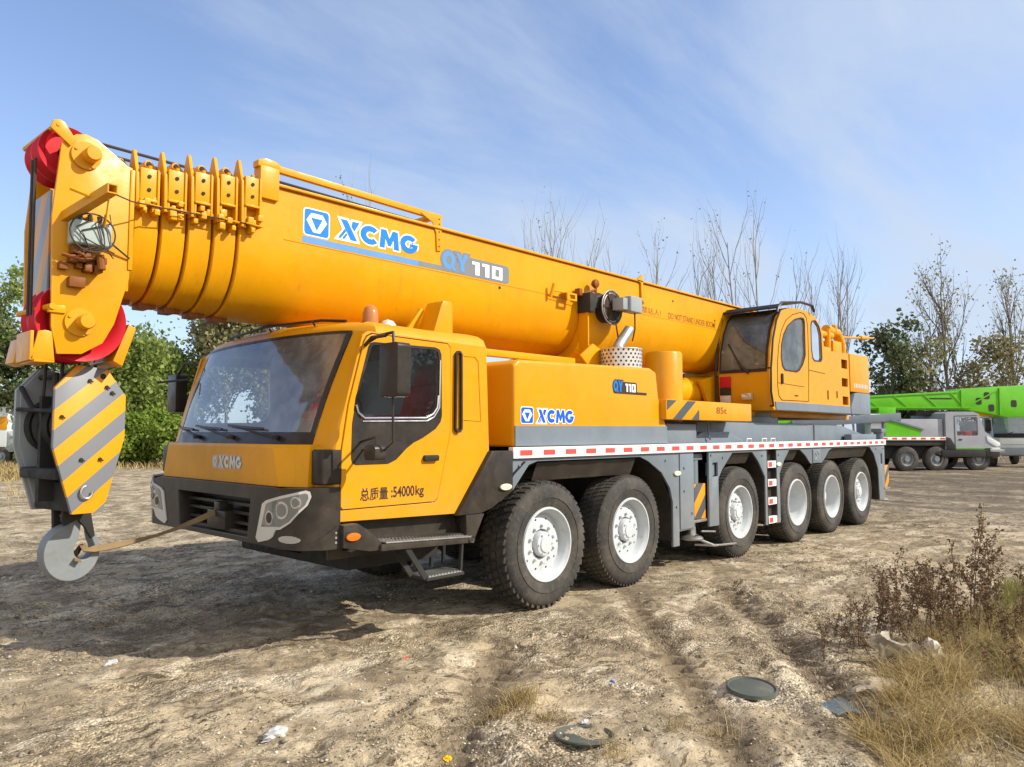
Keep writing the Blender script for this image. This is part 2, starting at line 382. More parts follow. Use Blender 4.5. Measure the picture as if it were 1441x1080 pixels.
# ---- wheels
def tyre_mesh(lugs, deep):
    m = MB(); r0 = .596 if deep else .606; T = .619
    m.lathe([(.350, .05), (.358, .020), (.40, .004), (.45, -.004), (.452, -.010), (.460, -.010), (.462, -.004), (.52, .0), (.565, .014), (r0 - .012, .040), (r0, .07), (r0 + .004, .18), (r0, .30),
             (.57, .345), (.47, .37), (.362, .33)], (0, 0, 0), 'y', 72)
    for k in range(lugs):
        a = 2 * math.pi * k / lugs
        for j, (y0, y1, sh, wf) in enumerate(((.026, .115, 0, .60), (.125, .20, .5, .66), (.21, .285, 0, .66), (.292, .345, .5, .6))):
            aa = a + sh * 2 * math.pi / lugs; w = math.pi / lugs * wf * (1.15 if deep else 1.25)
            pts = []
            for r, ex in ((r0 - .02, 1), (T, .86)):
                for da, yy in ((-1, y0), (1, y0 + .012), (1, y1), (-1, y1 - .012)):
                    ang = aa + da * w * ex + (yy - y0) * .5
                    rr = r - (.012 if (yy < .05 or yy > .33) and r == T else 0)
                    pts.append(m.bm.verts.new((rr * math.cos(ang), yy, rr * math.sin(ang))))
            for q in ((4, 5, 6, 7), (0, 1, 5, 4), (1, 2, 6, 5), (2, 3, 7, 6), (3, 0, 4, 7)): m.bm.faces.new([pts[i] for i in q])
    return m
def rim_mesh(kind):
    m = MB()
    if kind == 'disc':
        m.lathe([(.362, .06), (.373, .018), (.366, .004), (.352, .004), (.342, .022), (.330, .034), (.318, .06), (.312, .10), (.300, .118), (.285, .112), (.22, .098), (.15, .092), (.13, .16)], (0, 0, 0), 'y', 56)
        for k in range(10):
            a = 2 * math.pi * (k + .5) / 10
            m.lathe([(.017, .12), (.017, .074), (.011, .066), (0.0001, .066)], (.182 * math.cos(a), 0, .182 * math.sin(a)), 'y', 8)
        for k in range(10):
            a = 2 * math.pi * k / 10
            m.lathe([(.013, .1035), (0.0001, .1035)], (.252 * math.cos(a), 0, .252 * math.sin(a)), 'y', 10, 1)
    else:
        m.lathe([(.362, .06), (.373, .018), (.366, .004), (.352, .004), (.342, .022), (.326, .034), (.312, .09), (.298, .20), (.27, .245), (.18, .262), (0.0001, .265)], (0, 0, 0), 'y', 56)
        for k in range(10):
            a = 2 * math.pi * k / 10
            m.lathe([(.016, .27), (.016, .235), (0.0001, .232)], (.165 * math.cos(a), 0, .165 * math.sin(a)), 'y', 8)
    return m
def hub_mesh(kind):
    m = MB()
    if kind == 'disc':
        m.lathe([(.132, .12), (.126, .060), (.118, .046), (.085, .040), (.080, .030), (0.0001, .026)], (0, 0, 0), 'y', 12)
        for k in range(6):
            a = 2 * math.pi * k / 6
            m.lathe([(.010, .05), (.010, .030), (0.0001, .028)], (.102 * math.cos(a), 0, .102 * math.sin(a)), 'y', 6)
    else:
        m.lathe([(.115, .262), (.112, .16), (.10, .145), (0.0001, .140)], (0, 0, 0), 'y', 24)
    return m
def wheel(kind, deep, lugs):
    w = tyre_mesh(lugs, deep).build('wheel', 'tyre', None, 40)
    rim_mesh(kind).build('rim', ['white', 'dark'], w, 40)
    if kind != 'plain': hub_mesh(kind).build('hub', 'white', w, 40)
    for ch in w.children: ch.scale = (.97, 1, .97)
    return w
def put_wheel(w, x, y, rot=0, spin=0):
    w.parent = CR; w.location = Vector((x, y, .605)) - CR.location; w.rotation_euler = (0, spin, rot)
AX = (.08, 1.51, 4.15, 6.08, 7.54, 9.0)
first = None
for i, (x, kd, dp) in enumerate(zip(AX, ('disc', 'disc', 'disc', 'plain', 'dish', 'disc'), (1, 0, 0, 0, 0, 0))):
    if i in (0, 1, 3, 4): w = wheel(kd, dp, 46 if dp else 64)
    else: w = copy_tree(W2)
    if i == 1: W2 = w
    put_wheel(w, x, .0, 0, i * .7)
    f = copy_tree(w); put_wheel(f, x, 2 * YC, math.pi, i * .4)      # the pair on the far side

# ---- chassis, axles, far side
m = MB()
m.box(-2.2, 10.25, .95, 1.25, .72, 1.40, .01); m.box(-2.2, 10.25, 1.55, 1.85, .72, 1.40, .01)
m.box(-1.9, 10.2, 1.2, 1.6, .62, 1.2); m.box(-.6, 10.2, .40, 2.4, 1.30, 1.42)
for x in AX: m.tube([(x, .3, .6), (x, 2.5, .6)], .11, 12); m.box(x - .18, x + .18, 1.15, 1.65, .42, .8, .05)
for x in (2.55, 2.95, 5.1): m.box(x - .12, x + .12, .35, 2.45, .45, 1.3, .02)
m.box(-1.9, -.9, .5, 2.3, .55, 1.0, .03); m.tube([(-.9, .6, .45), (-.9, .6, 1)], .02); m.tube([(-.75, .6, .45), (-.75, .6, 1)], .02)
m.build('chassis', 'dark', CR)
m = MB(); m.plate([(-.45, 1.44), (-.45, 1.16), (-.2, 1.40), (1.67, 1.42), (2.13, 1.2), (2.36, .9), (2.36, .35), (3.4, .35), (3.5, 1.1), (3.93, 1.44), (4.49, 1.44), (4.92, 1.04), (4.92, .4), (5.42, .4), (5.42, 1.08), (5.78, 1.45), (9.47, 1.45), (9.92, 1.0), (9.97, .4), (10.3, .45), (10.32, 1.44)], [], 'y', 2.77, 2.80)
m.box(-.45, 10.3, 2.78, 2.82, 1.44, 1.55); m.build('far_fender', 'grey', CR)

# ---- near fender plate with its wheel arches
ARCH = [(-.47, 1.445), (-.47, 1.17), (-.44, 1.16), (-.22, 1.385), (-.10, 1.415), (1.67, 1.415), (1.84, 1.36), (2.12, 1.22), (2.30, 1.03), (2.36, .86), (2.36, .33), (2.50, .33), (2.50, .50), (2.845, .505), (2.845, 1.445)]
m = MB(); m.plate(ARCH, [], 'y', -.012, .02, 0, .004)
m.plate([(2.51, .52), (2.835, .52), (2.835, 1.43), (2.51, 1.43)], [], 'y', -.026, -.0125, 0, .003)
PB = [(3.25, 1.445), (3.245, .49), (3.50, .485), (3.50, 1.09), (3.60, 1.20), (3.90, 1.415), (4.50, 1.415), (4.70, 1.27), (4.90, 1.05), (4.90, .36), (4.96, .36), (4.96, 1.445)]
m.plate(PB, [rrect(3.345, 3.485, 1.12, 1.30, .01)], 'y', -.012, .02, 0, .004)
PC = [(5.30, 1.445), (5.30, .36), (5.40, .36), (5.40, 1.08), (5.58, 1.28), (5.76, 1.42), (6.18, 1.42), (6.38, 1.33), (6.57, 1.20), (6.60, 1.19), (7.05, 1.19), (7.22, 1.27), (7.38, 1.38), (7.52, 1.42), (9.45, 1.42), (9.70, 1.28), (9.92, .99), (9.97, .39), (10.30, .44), (10.32, 1.445)]
m.plate(PC, [rrect(10.08, 10.18, 1.08, 1.28, .01)], 'y', -.012, .02, 0, .004)
m.box(3.36, 3.48, .03, .10, 1.13, 1.30); m.box(10.09, 10.17, .03, .08, 1.09, 1.27)
for x, z in ((-.36, 1.38), (2.2, 1.36), (2.44, 1.2), (2.44, .8), (2.60, .98), (2.60, 1.26), (2.78, .7), (3.3, 1.4), (3.62, 1.36), (4.8, 1.36), (5.36, 1.36), (9.8, 1.38), (10.24, 1.38), (10.24, .6)):
    m.lathe([(.014, -.016), (.014, -.026), (0.0001, -.028)], (x, 0 if not 2.5 < x < 2.84 else -.014, z), 'y', 8)
fender = m.build('fender', 'grey', CR)
m = MB()                                        # logo plate between the rear wheels
m.box(6.66, 6.98, -.026, -.013, 1.20, 1.42, .004); m.box(6.69, 6.95, -.030, -.0262, 1.225, 1.395, .002, 1)
for p in (((6.74, 1.36), (6.80, 1.30), (6.74, 1.26)), ((6.82, 1.38), (6.90, 1.33), (6.86, 1.25)), ((6.72, 1.25), (6.80, 1.24))):
    m.tube([(x, -.032, z) for x, z in p], .006, 5, 2)
m.build('emblem_plate', ['grey', 'grey', 'greyl'], fender)
m = MB()                                        # wheel-arch liners, sheet metal bent over the tyres
def liner(pts, y0, y1): m.strip([(x, y0, z) for x, z in pts], [(x, y1, z) for x, z in pts])
liner([(-.46, 1.1), (-.24, 1.36), (-.11, 1.40), (1.67, 1.40), (1.84, 1.34), (2.11, 1.20), (2.33, .9), (2.34, .4)], .0, .75)
liner([(3.52, .5), (3.52, 1.08), (3.62, 1.18), (3.91, 1.40), (4.49, 1.40), (4.69, 1.25), (4.88, 1.04), (4.88, .4)], .0, .75)
liner([(5.42, .4), (5.42, 1.07), (5.60, 1.26), (5.77, 1.405), (6.17, 1.405), (6.38, 1.31), (6.6, 1.18), (7.05, 1.18), (7.24, 1.25), (7.4, 1.36), (7.53, 1.405), (9.44, 1.405), (9.69, 1.26), (9.90, .99), (9.95, .4)], .0, .75)
m.box(-.5, 10.2, .75, .78, .62, 1.40)
m.build('arch_liner', 'black', CR, recalc=False)
def flap(x0, x1, z0, z1):                        # the hanging reflective guards inside the arches
    return [(x0, z1), (x1, z1), (x1 + .12, z0), (x0 - .12, z0)]
for x0, x1, z0 in ((-.05, 1.62, 1.22), (3.92, 4.5, 1.26), (5.78, 6.15, 1.26), (7.56, 9.4, 1.24)):
    m = MB(); m.grid([[(x0 + (x1 - x0) * i / 8 , .03 + .07 * j / 2 + .012 * math.sin(i * 2.1 + j), 1.41 - (1.41 - z0) * j / 2) for i in range(9)] for j in range(3)]); m.build('mud_guard', 'black', CR, 60)
m = MB(); m.box(-.47, 10.32, -.045, .02, 1.449, 1.553, .006)
x = -.38
while x < 10.2:
    m.box(x, x + .17, -.0475, -.0452, 1.476, 1.526, 0, 1); x += .335
m.build('reflective_rail', ['tapew', 'taper'], CR)
# marker lamps
for x, z, y in ((-.60, 1.20, -.06), (2.45, 1.20, -.013), (5.345, 1.22, -.013)):
    m = MB(); m.prism([(x + a * 1.0, z + b) for a, b in arc(0, 0, .075, .030, 0, 360, 16)[:-1]], 'y', y - .022, y, .008); m.build('marker_lamp', 'lampw', CR)
# access ladder
m = MB(); m.box(4.965, 5.295, .06, .09, .36, 1.44)
m.box(4.962, 4.985, -.01, .06, .35, 1.44, 0); m.box(5.275, 5.298, -.01, .06, .35, 1.44, 0)
m.build('ladder_well', 'black', CR)
for z in (.42, .69, .955, 1.225):
    m = MB(); m.box(4.99, 5.27, -.015, .05, z - .05, z + .05, .005); m.box(5.01, 5.13, -.018, -.0155, z - .035, z + .035, 0, 1)
    m.build('ladder_rung', ['tapew', 'taper'], CR)
# ---- outriggers
def outrigger(x, y, zt, far=False, parts=True):
    m = MB(); m.tube([(x, y, .60), (x, y, zt)], .095, 20); m.box(x - .13, x + .13, y - .10, y + .10, zt - .06, zt + .02, .01)
    o = m.build('outrigger', 'grey', CR)
    m = MB(); m.tube([(x, y, .36), (x, y, .6)], .055, 16); m.build('ram', 'steel', o)
    m = MB(); m.box(x - .14, x + .14, y - .13, y - .115, .60, 1.04, .004); m.box(x + .125, x + .14, y - .114, y + .10, .60, 1.04, .004); m.build('hazard_plate', 'hazardv', o)
    m = MB(); m.box(x - .17, x + .17, y - .14, y + .14, .56, .595, .006); m.lathe([(.001, .33), (.14, .33), (.15, .35), (.13, .37), (.06, .40), (.05, .5), (.001, .5)], (x, y, 0), 'z', 20); m.build('foot_pad', 'steel', o)
    return o
outrigger(3.08, .16, 1.40); outrigger(3.08, 2.64, 1.40); outrigger(10.62, .18, 1.75); outrigger(10.62, 2.62, 1.75)
m = MB(); m.box(2.86, 3.23, .30, .33, .40, 1.44); m.box(2.86, 3.23, .33, 2.5, .85, 1.40); m.build('outrigger_well', 'dark', CR)
m = MB(); m.box(10.3, 10.95, .30, 2.5, 1.0, 1.5, .02); m.box(10.26, 10.30, .02, 2.78, .5, 1.56); m.build('rear_beam', 'grey', CR)
m = MB(); m.prism([(3.5, 0.08), (3.9, -.05), (3.85, .18), (3.4, .3)], 'z', .20, .225, .004); m.tube([(3.2, .15, .33), (3.55, .1, .21)], .018, 6); m.tube([(3.05, .0, .45), (3.5, .05, .40)], .012, 6); m.build('foot_board', 'steel', CR)

# ---- deck and turntable base
m = MB()
m.box(-.45, 10.3, .02, 2.78, 1.448, 1.50); m.box(2.4, 3.15, .10, 2.7, 1.5, 1.80, .02); m.box(3.22, 7.6, .32, 2.5, 1.5, 1.84, .02)
m.prism([(7.6, 1.5), (7.6, 1.82), (8.9, 1.82), (10.25, 1.63), (10.25, 1.5)], 'y', .30, 2.5, .015); m.box(8.9, 10.3, .12, .26, 1.50, 1.66, .02)
m.lathe([(1.05, 1.80), (1.05, 1.93), (.95, 1.93), (.95, 2.0), (.001, 2.0)], (6.0, YC, 0), 'z', 40)
m.prism([(3.2, 1.5), (3.24, 1.62), (3.55, 1.70), (4.3, 1.70), (4.7, 1.58), (4.72, 1.5)], 'y', .22, .31, .01)
m.tube([(3.62, .20, 1.84), (3.62, .18, 1.62), (3.66, .18, 1.60)], .012, 6); m.tube([(3.70, .20, 1.82), (3.70, .18, 1.74)], .012, 6)
m.build('deck', 'grey', CR)
m = MB()
for x in (4.55, 5.05, 5.35): m.tube([(x, .10, 1.5), (x + .02, .10, 1.60), (x + .16, .10, 1.60), (x + .17, .10, 1.5)], .010, 6)
m.build('grab_handle', 'tapew', CR)
m = MB(); m.box(2.35, 2.48, .15, .6, 1.5, 1.8, .01); m.box(2.42, 3.18, .11, .16, 1.66, 1.83, .005); m.build('valve_block', 'dark', CR)

# ---- engine cover
m = MB()
m.prism([(-.40, 1.555), (-.40, 2.33), (-.33, 2.385), (1.95, 2.445), (2.08, 2.40), (2.13, 2.1), (2.30, 1.76), (2.31, 1.555)], 'y', .02, 2.78, .035, seg=3)
eng = m.build('engine_cover', 'yellow', CR)
m = MB(); m.plate([(-.385, 1.562), (-.385, 1.755), (2.285, 1.765), (2.295, 1.562)], [], 'y', .010, .0185, 0, .002); m.build('grey_band', 'grey', eng)
m = MB(); emblem(m, (-.30, -.13, 1.78, 1.93), 'side', .016, 0, 1)
ps, wd = word_polys('XCMG', .05); bx = (-.07, .50, 1.785, 1.915)
pw, _ = word_polys('xCMG', .05); put_polys(m, pw, wd, bx, 'side', .016, 0, 0, .010); put_polys(m, ps, wd, bx, 'side', .016, 1, .0015)
m.build('lettering', ['vwhite', 'blued'], eng, 0, recalc=False)
m = MB()
put_polys(m, [rrect(1.20, 1.66, 2.12, 2.255, .03)], 1, (0, 1, 0, 1), 'side', .016, 2, 0)
put_polys(m, [[(1.62, 2.12), (1.86, 2.12), (1.86, 2.148), (1.62, 2.148)]], 1, (0, 1, 0, 1), 'side', .016, 2, .0006)
ps, wd = word_polys('QY', .06); put_polys(m, ps, wd, (1.20, 1.38, 2.14, 2.265), 'side', .016, 2, .0010, .012); put_polys(m, ps, wd, (1.20, 1.38, 2.14, 2.265), 'side', .016, 1, .0020)
ps, wd = word_polys('q', 0); put_polys(m, ps, 1.9, (1.20, 1.38, 2.14, 2.265), 'side', .016, 1, .0030); ps, wd = word_polys('110', .14); put_polys(m, ps, wd, (1.43, 1.63, 2.145, 2.235), 'side', .016, 0, .0020)
m.build('model_lettering', ['vwhite', 'blue', 'vdark'], eng, 0, recalc=False)
# exhaust: perforated guard with real holes, slanted outlet
m = MB(); R0, zc0, zc1 = .255, 2.35, 2.70; cxm, cym = 2.05, .50; nn = 26
rows = []
def pol(a, z): return (cxm + R0 * math.cos(a), cym + R0 * math.sin(a), z)
m.grid([[pol(2 * math.pi * k / 52, z) for k in range(52)] for z in (zc0, zc1)], 0, True)
for r in range(7):
    for k in range(nn):
        a = 2 * math.pi * (k + .5 * (r % 2)) / nn; z = zc0 + .06 + r * .045; h = .0135
        n_ = Vector((math.cos(a), math.sin(a), 0)); t_ = Vector((-math.sin(a), math.cos(a), 0)); c_ = Vector((cxm, cym, z)) + n_ * (R0 + .002)
        m.poly([c_ + t_ * h * math.cos(q) + Vector((0, 0, h * math.sin(q))) for q in [2 * math.pi * i / 8 for i in range(8)]], 1)
m.poly([pol(2 * math.pi * k / 40, zc1 - .006) for k in range(40)], 0)
m.tube([pol(2 * math.pi * k / 40, zc1) for k in range(41)], .008, 6, 0)
ex = m.build('exhaust_guard', ['perf', 'dark'], CR, 50)
m = MB(); m.tube([(2.0, .5, 2.66), (2.0, .5, 2.75), (2.05, .5, 2.80), (2.23, .5, 2.97)], .065, 16, 0, None, False); m.tube([(2.04, .5, 2.79), (2.227, .5, 2.966)], .058, 14, 1, None, True)
m.lathe([(.105, 2.69), (.10, 2.72), (.07, 2.73)], (2.0, .5, 0), 'z', 20)
m.build('exhaust_pipe', ['steel', 'dark'], CR, 50)
# yellow post, stowed counterweight bar, lifting ram
m = MB(); m.lathe([(.235, 1.82), (.235, 2.69), (.22, 2.715), (.001, 2.72)], (2.80, .36, 0), 'z', 28); m.build('support_post', 'yellow', CR)
m = MB(); m.box(2.16, 4.40, -.06, .42, 1.845, 2.085, .012)
cb = m.build('counterweight_bar', 'yellow', CR)
m = MB()
for p in ([(0, 1), (.29, 1), (0, .47)], [(.63, 1), (.90, 1), (.44, 0), (.17, 0)], [(1, .56), (1, 0), (.76, 0)]): m.plate([(2.175 + .755 * a, 1.852 + .225 * b) for a, b in p], [], 'y', -.064, -.0605)
m.build('hazard_stripes', 'slate', cb)
m = MB(); put_text(m, '85t', (3.38, 3.66, 1.935, 2.02), 'side', -.0625, 0, 0, .012); m.build('lettering', 'vbrown', cb, 0, recalc=False)
m = MB(); m.tube([(2.2, YC - .1, 2.05), (6.2, YC - .1, 2.45)], .23, 24); m.tube([(2.2, YC - .1, 2.05), (1.5, YC - .1, 1.98)], .13, 20)
m.box(5.6, 6.6, YC - .5, YC + .3, 2.0, 2.7, .05); m.build('lifting_ram', 'boomyel', CR)
# ================================================================ driver's cab
SIDE = [(-2.36, 1.03), (-2.36, 1.56), (-2.31, 1.78), (-2.24, 2.05), (-2.13, 2.44), (-2.08, 2.475), (-.82, 2.46), (-.78, 2.42), (-.745, 1.53), (-1.16, 1.00)]
DOOR = [(-2.29, 1.12), (-2.31, 1.14), (-2.31, 1.53), (-2.25, 1.90), (-2.12, 2.38), (-2.09, 2.43), (-2.04, 2.455), (-1.26, 2.445), (-1.225, 2.41), (-1.215, 1.99), (-1.225, 1.68), (-1.36, 1.15), (-1.39, 1.12)]
BLACK = [(-2.08, 2.355), (-2.06, 2.385), (-2.03, 2.395), (-1.40, 2.405), (-1.35, 2.39), (-1.33, 2.35), (-1.32, 1.83), (-1.335, 1.78), (-1.39, 1.72), (-1.53, 1.645), (-1.62, 1.61), (-1.70, 1.56), (-1.80, 1.475), (-1.88, 1.445), (-2.18, 1.445), (-2.215, 1.46), (-2.225, 1.50), (-2.22, 1.76), (-2.17, 2.03)]
GLASS = [(-2.055, 2.34), (-2.04, 2.365), (-2.01, 2.372), (-1.42, 2.382), (-1.375, 2.37), (-1.36, 2.33), (-1.358, 1.95), (-1.37, 1.89), (-1.42, 1.83), (-1.50, 1.795), (-2.11, 1.785), (-2.16, 1.80), (-2.20, 1.86), (-2.185, 1.96), (-2.15, 2.05)]
def grow(p, k):
    cx = (min(a for a, b in p) + max(a for a, b in p)) / 2; cz = (min(b for a, b in p) + max(b for a, b in p)) / 2
    w = max(a for a, b in p) - cx; h = max(b for a, b in p) - cz
    return [(cx + (a - cx) * (1 + k / w), cz + (b - cz) * (1 + k / h)) for a, b in p]
def ws(s, t, off=0):                              # windscreen surface, s near->far, t bottom->top
    y0, y1 = .22 + (.16 - .22) * t, 2.58 + (2.64 - 2.58) * t; q = 4 * s * (1 - s); q = q ** .7
    x = -2.42 + .32 * t - .11 * q - .02 * math.sin(math.pi * t) - off * .94; z = 1.585 + .905 * t + .02 * q * t + off * .33
    return (x, y0 + (y1 - y0) * s, z)
m = MB()
for far in (0, 1):
    a, b = (0, .03) if not far else (2 * YC - .03, 2 * YC)
    if not far: m.plate(SIDE, [grow(DOOR, .009)], 'y', a, b, 0, .003)
    else: m.plate(SIDE, [GLASS], 'y', a, b, 0, .003)
    f = (lambda y: y) if not far else MIR
    rows = []
    S_ = [(-2.36, 1.56), (-2.335, 1.67), (-2.31, 1.78), (-2.275, 1.92), (-2.24, 2.05), (-2.185, 2.245), (-2.13, 2.44), (-2.08, 2.475)]
    for (x, z), t in zip(S_, (0, .11, .22, .37, .52, .74, .94, 1.0)):
        w = Vector(ws(0, t)); r = []
        for i in range(7):
            u = i / 6; P0 = Vector((x, 0, z)); P1 = Vector((w.x + .035, .015, (z + w.z) / 2))
            p = P0 * (1 - u) ** 2 + P1 * 2 * u * (1 - u) + w * u * u; r.append((p.x, f(p.y), p.z))
        rows.append(r)
    m.grid(rows)
    m.strip([(-2.36, f(.0), 1.03), (-2.36, f(.0), 1.57)], [(-2.44, f(.14), 1.03), (-2.44, f(.14), 1.585)])
# roof: rings moving in and up
def ring(inset, z, zf):
    P = []
    for i in range(17):
        s = i / 16; p = ws(s, 1); P.append((p[0] + inset * 1.0, min(max(p[1], inset), 2 * YC - inset), z + zf * 4 * s * (1 - s)))
    fr = P[0]
    P = [(-.79, inset, z - .018 * (z < 2.5)), (-1.4, inset, z - .008), (-2.0, inset, z)] + P + [(-2.0, 2 * YC - inset, z), (-1.4, 2 * YC - inset, z - .008), (-.79, 2 * YC - inset, z - .018 * (z < 2.5))]
    return [(x if i not in (0, len(P) - 1) else x - inset, y, zz) for i, (x, y, zz) in enumerate(P)]
R0_ = [(x, y, z) for x, y, z in ring(0, 2.475, .02)]
rg = [R0_, ring(.015, 2.515, .02), ring(.05, 2.55, .03), ring(.12, 2.572, .04), ring(.5, 2.585, .04)]
vs = m.grid(rg, 0, True); f = m.bm.faces.new(vs[-1]); f.material_index = 0
m.box(-.80, -.76, .02, 2.78, 1.02, 2.47, .01)                      # back wall
m.box(-2.36, -.78, .03, 2.77, 1.02, 1.06)
cabm = m.build('cab', 'yellow', CR)
m = MB(); m.box(-2.33, -.82, .05, 2.75, 1.061, 1.12); m.box(-.82, -.803, .06, 2.74, 1.1, 2.45); m.strip([(-2.05, .05, 2.46), (-2.05, 2.75, 2.46)], [(-.82, .05, 2.44), (-.82, 2.75, 2.44)])
m.plate(grow(DOOR, .02), [grow(GLASS, .01)], 'y', .031, .036)
m.build('cab_lining', 'dash', cabm)
m = MB(); m.plate([(-1.18, 1.72), (-1.155, 1.69), (-1.12, 1.69), (-1.095, 1.72), (-1.10, 2.37), (-1.125, 2.395), (-1.15, 2.395), (-1.175, 2.37)], [[(-1.165, 1.73), (-1.15, 1.712), (-1.125, 1.712), (-1.112, 1.73), (-1.116, 2.36), (-1.13, 2.377), (-1.147, 2.377), (-1.16, 2.36)]], 'y', -.03, -.004); m.build('grab_rail', 'black', cabm)
m = MB(); m.tube([(-1.06, -.002, 2.36), (-.93, -.002, 2.36), (-.885, -.002, 2.32), (-.85, -.002, 1.79), (-1.06, -.002, 1.80)], .0045, 6); m.build('panel_bead', 'yellow', cabm)
# door
dr = MB().plate(DOOR, [grow(GLASS, .006)], 'y', -.008, .024, 0, .003).build('door', 'yellow', CR)
MB().plate(BLACK, [GLASS], 'y', -.0125, -.0085, 0, .001).build('black_panel', 'black', dr)
m = MB(); m.poly([(x, -.006, z) for x, z in grow(GLASS, .004)]); m.build('window', 'glassd', dr)
m = MB(); m.tube([(-2.19, -.016, 1.90), (-2.17, -.016, 1.84), (-2.11, -.016, 1.80), (-1.50, -.016, 1.81), (-1.42, -.016, 1.845), (-1.375, -.016, 1.90), (-1.365, -.016, 2.0)], .009, 6); m.tube([(-2.13, -.016, 1.775), (-1.49, -.016, 1.785), (-1.41, -.016, 1.82), (-1.352, -.016, 1.9), (-1.345, -.016, 2.3)], .006, 6); m.build('window_trim', 'chrome', dr)
m = MB(); m.prism(rrect(-1.525, -1.37, 1.455, 1.505, .018), 'y', -.04, -.008, .006); m.build('handle', 'black', dr)
m = MB(); put_text(m, '总质量', (-2.14, -1.875, 1.168, 1.268), 'side', -.0085, 0, 0, .020); put_text(m, ':54000', (-1.845, -1.61, 1.178, 1.265), 'side', -.0085, 0, 0, .026); put_text(m, 'kg', (-1.60, -1.51, 1.160, 1.262), 'side', -.0085, 0, 0, .026)
m.build('lettering', 'vdark', dr, 0, recalc=False)
# windscreen with its black surround
m = MB(); m.grid([[ws(i / 24, j / 10, .006) for i in range(25)] for j in range(11)]); m.build('windscreen', 'glass', cabm)
m = MB()
def band(s0, s1, t0, t1, ni, nj): m.grid([[ws(s0 + (s1 - s0) * i / ni, t0 + (t1 - t0) * j / nj, .010) for i in range(ni + 1)] for j in range(nj + 1)])
band(0, 1, 0, .115, 24, 2); band(0, 1, .975, 1.0, 24, 1); band(0, .016, .115, .975, 1, 9); band(.984, 1, .115, .975, 1, 9)
m.build('windscreen_surround', 'black', cabm)
for k, (s, s1) in enumerate(((.16, .42), (.44, .70), (.72, .96))):
    m = MB(); b = Vector(ws(s, .055, .03)); e = Vector(ws(s1, .155, .035)); c = Vector(ws(s1 - .17, .135, .03)); d = Vector(ws(min(.985, s1 + .07), .17, .03))
    m.tube([b, b + (e - b) * .5, e], .010, 6); m.lathe([(.03, 0), (.035, .03), (.001, .04)], b - Vector((.01, 0, .01)), 'z', 10)
    m.tube([c, e, d], .011, 5); m.build('wiper', 'black', cabm)
# orange nose panel with the metal emblem
m = MB(); zt, zb = 1.60, 1.288
top = [(-2.40, -.0 + .14, zt), (-2.475, .145, zt), (-2.60, .46, zt), (-2.60, 2.34, zt), (-2.475, 2.655, zt), (-2.40, 2.66, zt)]
mid = [(-2.40, .14, 1.575), (-2.485, .14, 1.575), (-2.612, .45, 1.575), (-2.612, 2.35, 1.575), (-2.485, 2.66, 1.575), (-2.40, 2.66, 1.575)]
bot = [(-2.40, .14, zb), (-2.50, .14, zb), (-2.612, .36, zb), (-2.612, 2.44, zb), (-2.50, 2.66, zb), (-2.40, 2.66, zb)]
m.grid([top, mid, bot]); m.strip([ws(i / 5, 0, .004) for i in range(6)], top); m.poly(bot)
nose = m.build('nose_panel', 'boomyel', cabm, 20)
m = MB(); emblem(m, (-1.44, -1.345, 1.395, 1.50), 'front', -2.613, 0, 1, 0, .1, False)
ps, wd = word_polys('XCMG', .03); pw, _ = word_polys('xCMG', .03); put_polys(m, pw, wd, (-1.325, -.93, 1.40, 1.497), 'front', -2.613, 1, 0, .008); put_polys(m, ps, wd, (-1.325, -.93, 1.40, 1.497), 'front', -2.613, 0, .004)
m.build('emblem', ['silver', 'steel'], nose, 0, recalc=False)
for far in (0, 1):
    m = MB(); f = (lambda y: y) if not far else MIR
    ya, yb = sorted((f(-.012), f(.14))); m.box(-2.475, -2.30, ya, yb, 1.305, 1.565, .022, 0, 3); m.build('corner_block', 'black', cabm)
# ---- bumper
def plan(s, far=False):                           # polyline round the corner, s measured from y=.6 on the front
    P = [(-2.655, 1.4), (-2.655, .25), (-2.60, .085), (-2.47, -.025), (-2.33, -.045)]; d = s + .8; n = None
    for (x0, y0), (x1, y1) in zip(P, P[1:]):
        l = math.hypot(x1 - x0, y1 - y0); u = min(d / l, 1) if (x1, y1) != P[-1] else d / l
        if d <= l or (x1, y1) == P[-1]:
            return Vector((x0 + (x1 - x0) * d / l, y0 + (y1 - y0) * d / l, 0)), Vector(((y1 - y0) / l, -(x1 - x0) / l, 0))
        d -= l
BR = [.35, .35 + .174, .35 + .174 + .170]
def wrap(outline, k0, k1, mi=0, bm=None, far=False):
    b = bmesh.new(); n = len(outline)
    v0 = [b.verts.new((s, z, k0)) for s, z in outline]; v1 = [b.verts.new((s, z, k1)) for s, z in outline]
    b.faces.new(v0); b.faces.new(v1[::-1])
    for i in range(n): b.faces.new((v0[i], v1[i], v1[(i + 1) % n], v0[(i + 1) % n]))
    for c in BR: bmesh.ops.bisect_plane(b, geom=b.verts[:] + b.edges[:] + b.faces[:], plane_co=(c, 0, 0), plane_no=(1, 0, 0))
    mp = {}
    for v in b.verts:
        p, nn = plan(v.co.x)
        if any(abs(v.co.x - c) < 1e-4 for c in BR): nn = (plan(v.co.x - .004)[1] + plan(v.co.x + .004)[1]).normalized()
        q = p + nn * v.co.z; mp[v] = bm.verts.new((q.x, MIR(q.y) if far else q.y, v.co.y))
    for f in b.faces: g = bm.faces.new([mp[v] for v in f.verts]); g.material_index = mi
    b.free()
def clean(pts): return pts
m = MB(); hole = [(.74, .885), (1.96, .885), (2.0, 1.18), (.70, 1.18)]
m.plate([(.26, .842), (2.54, .842), (2.54, 1.262), (2.40, 1.284), (.40, 1.284), (.26, 1.27)], [hole], 'x', -2.655, -2.42, 0, .006)
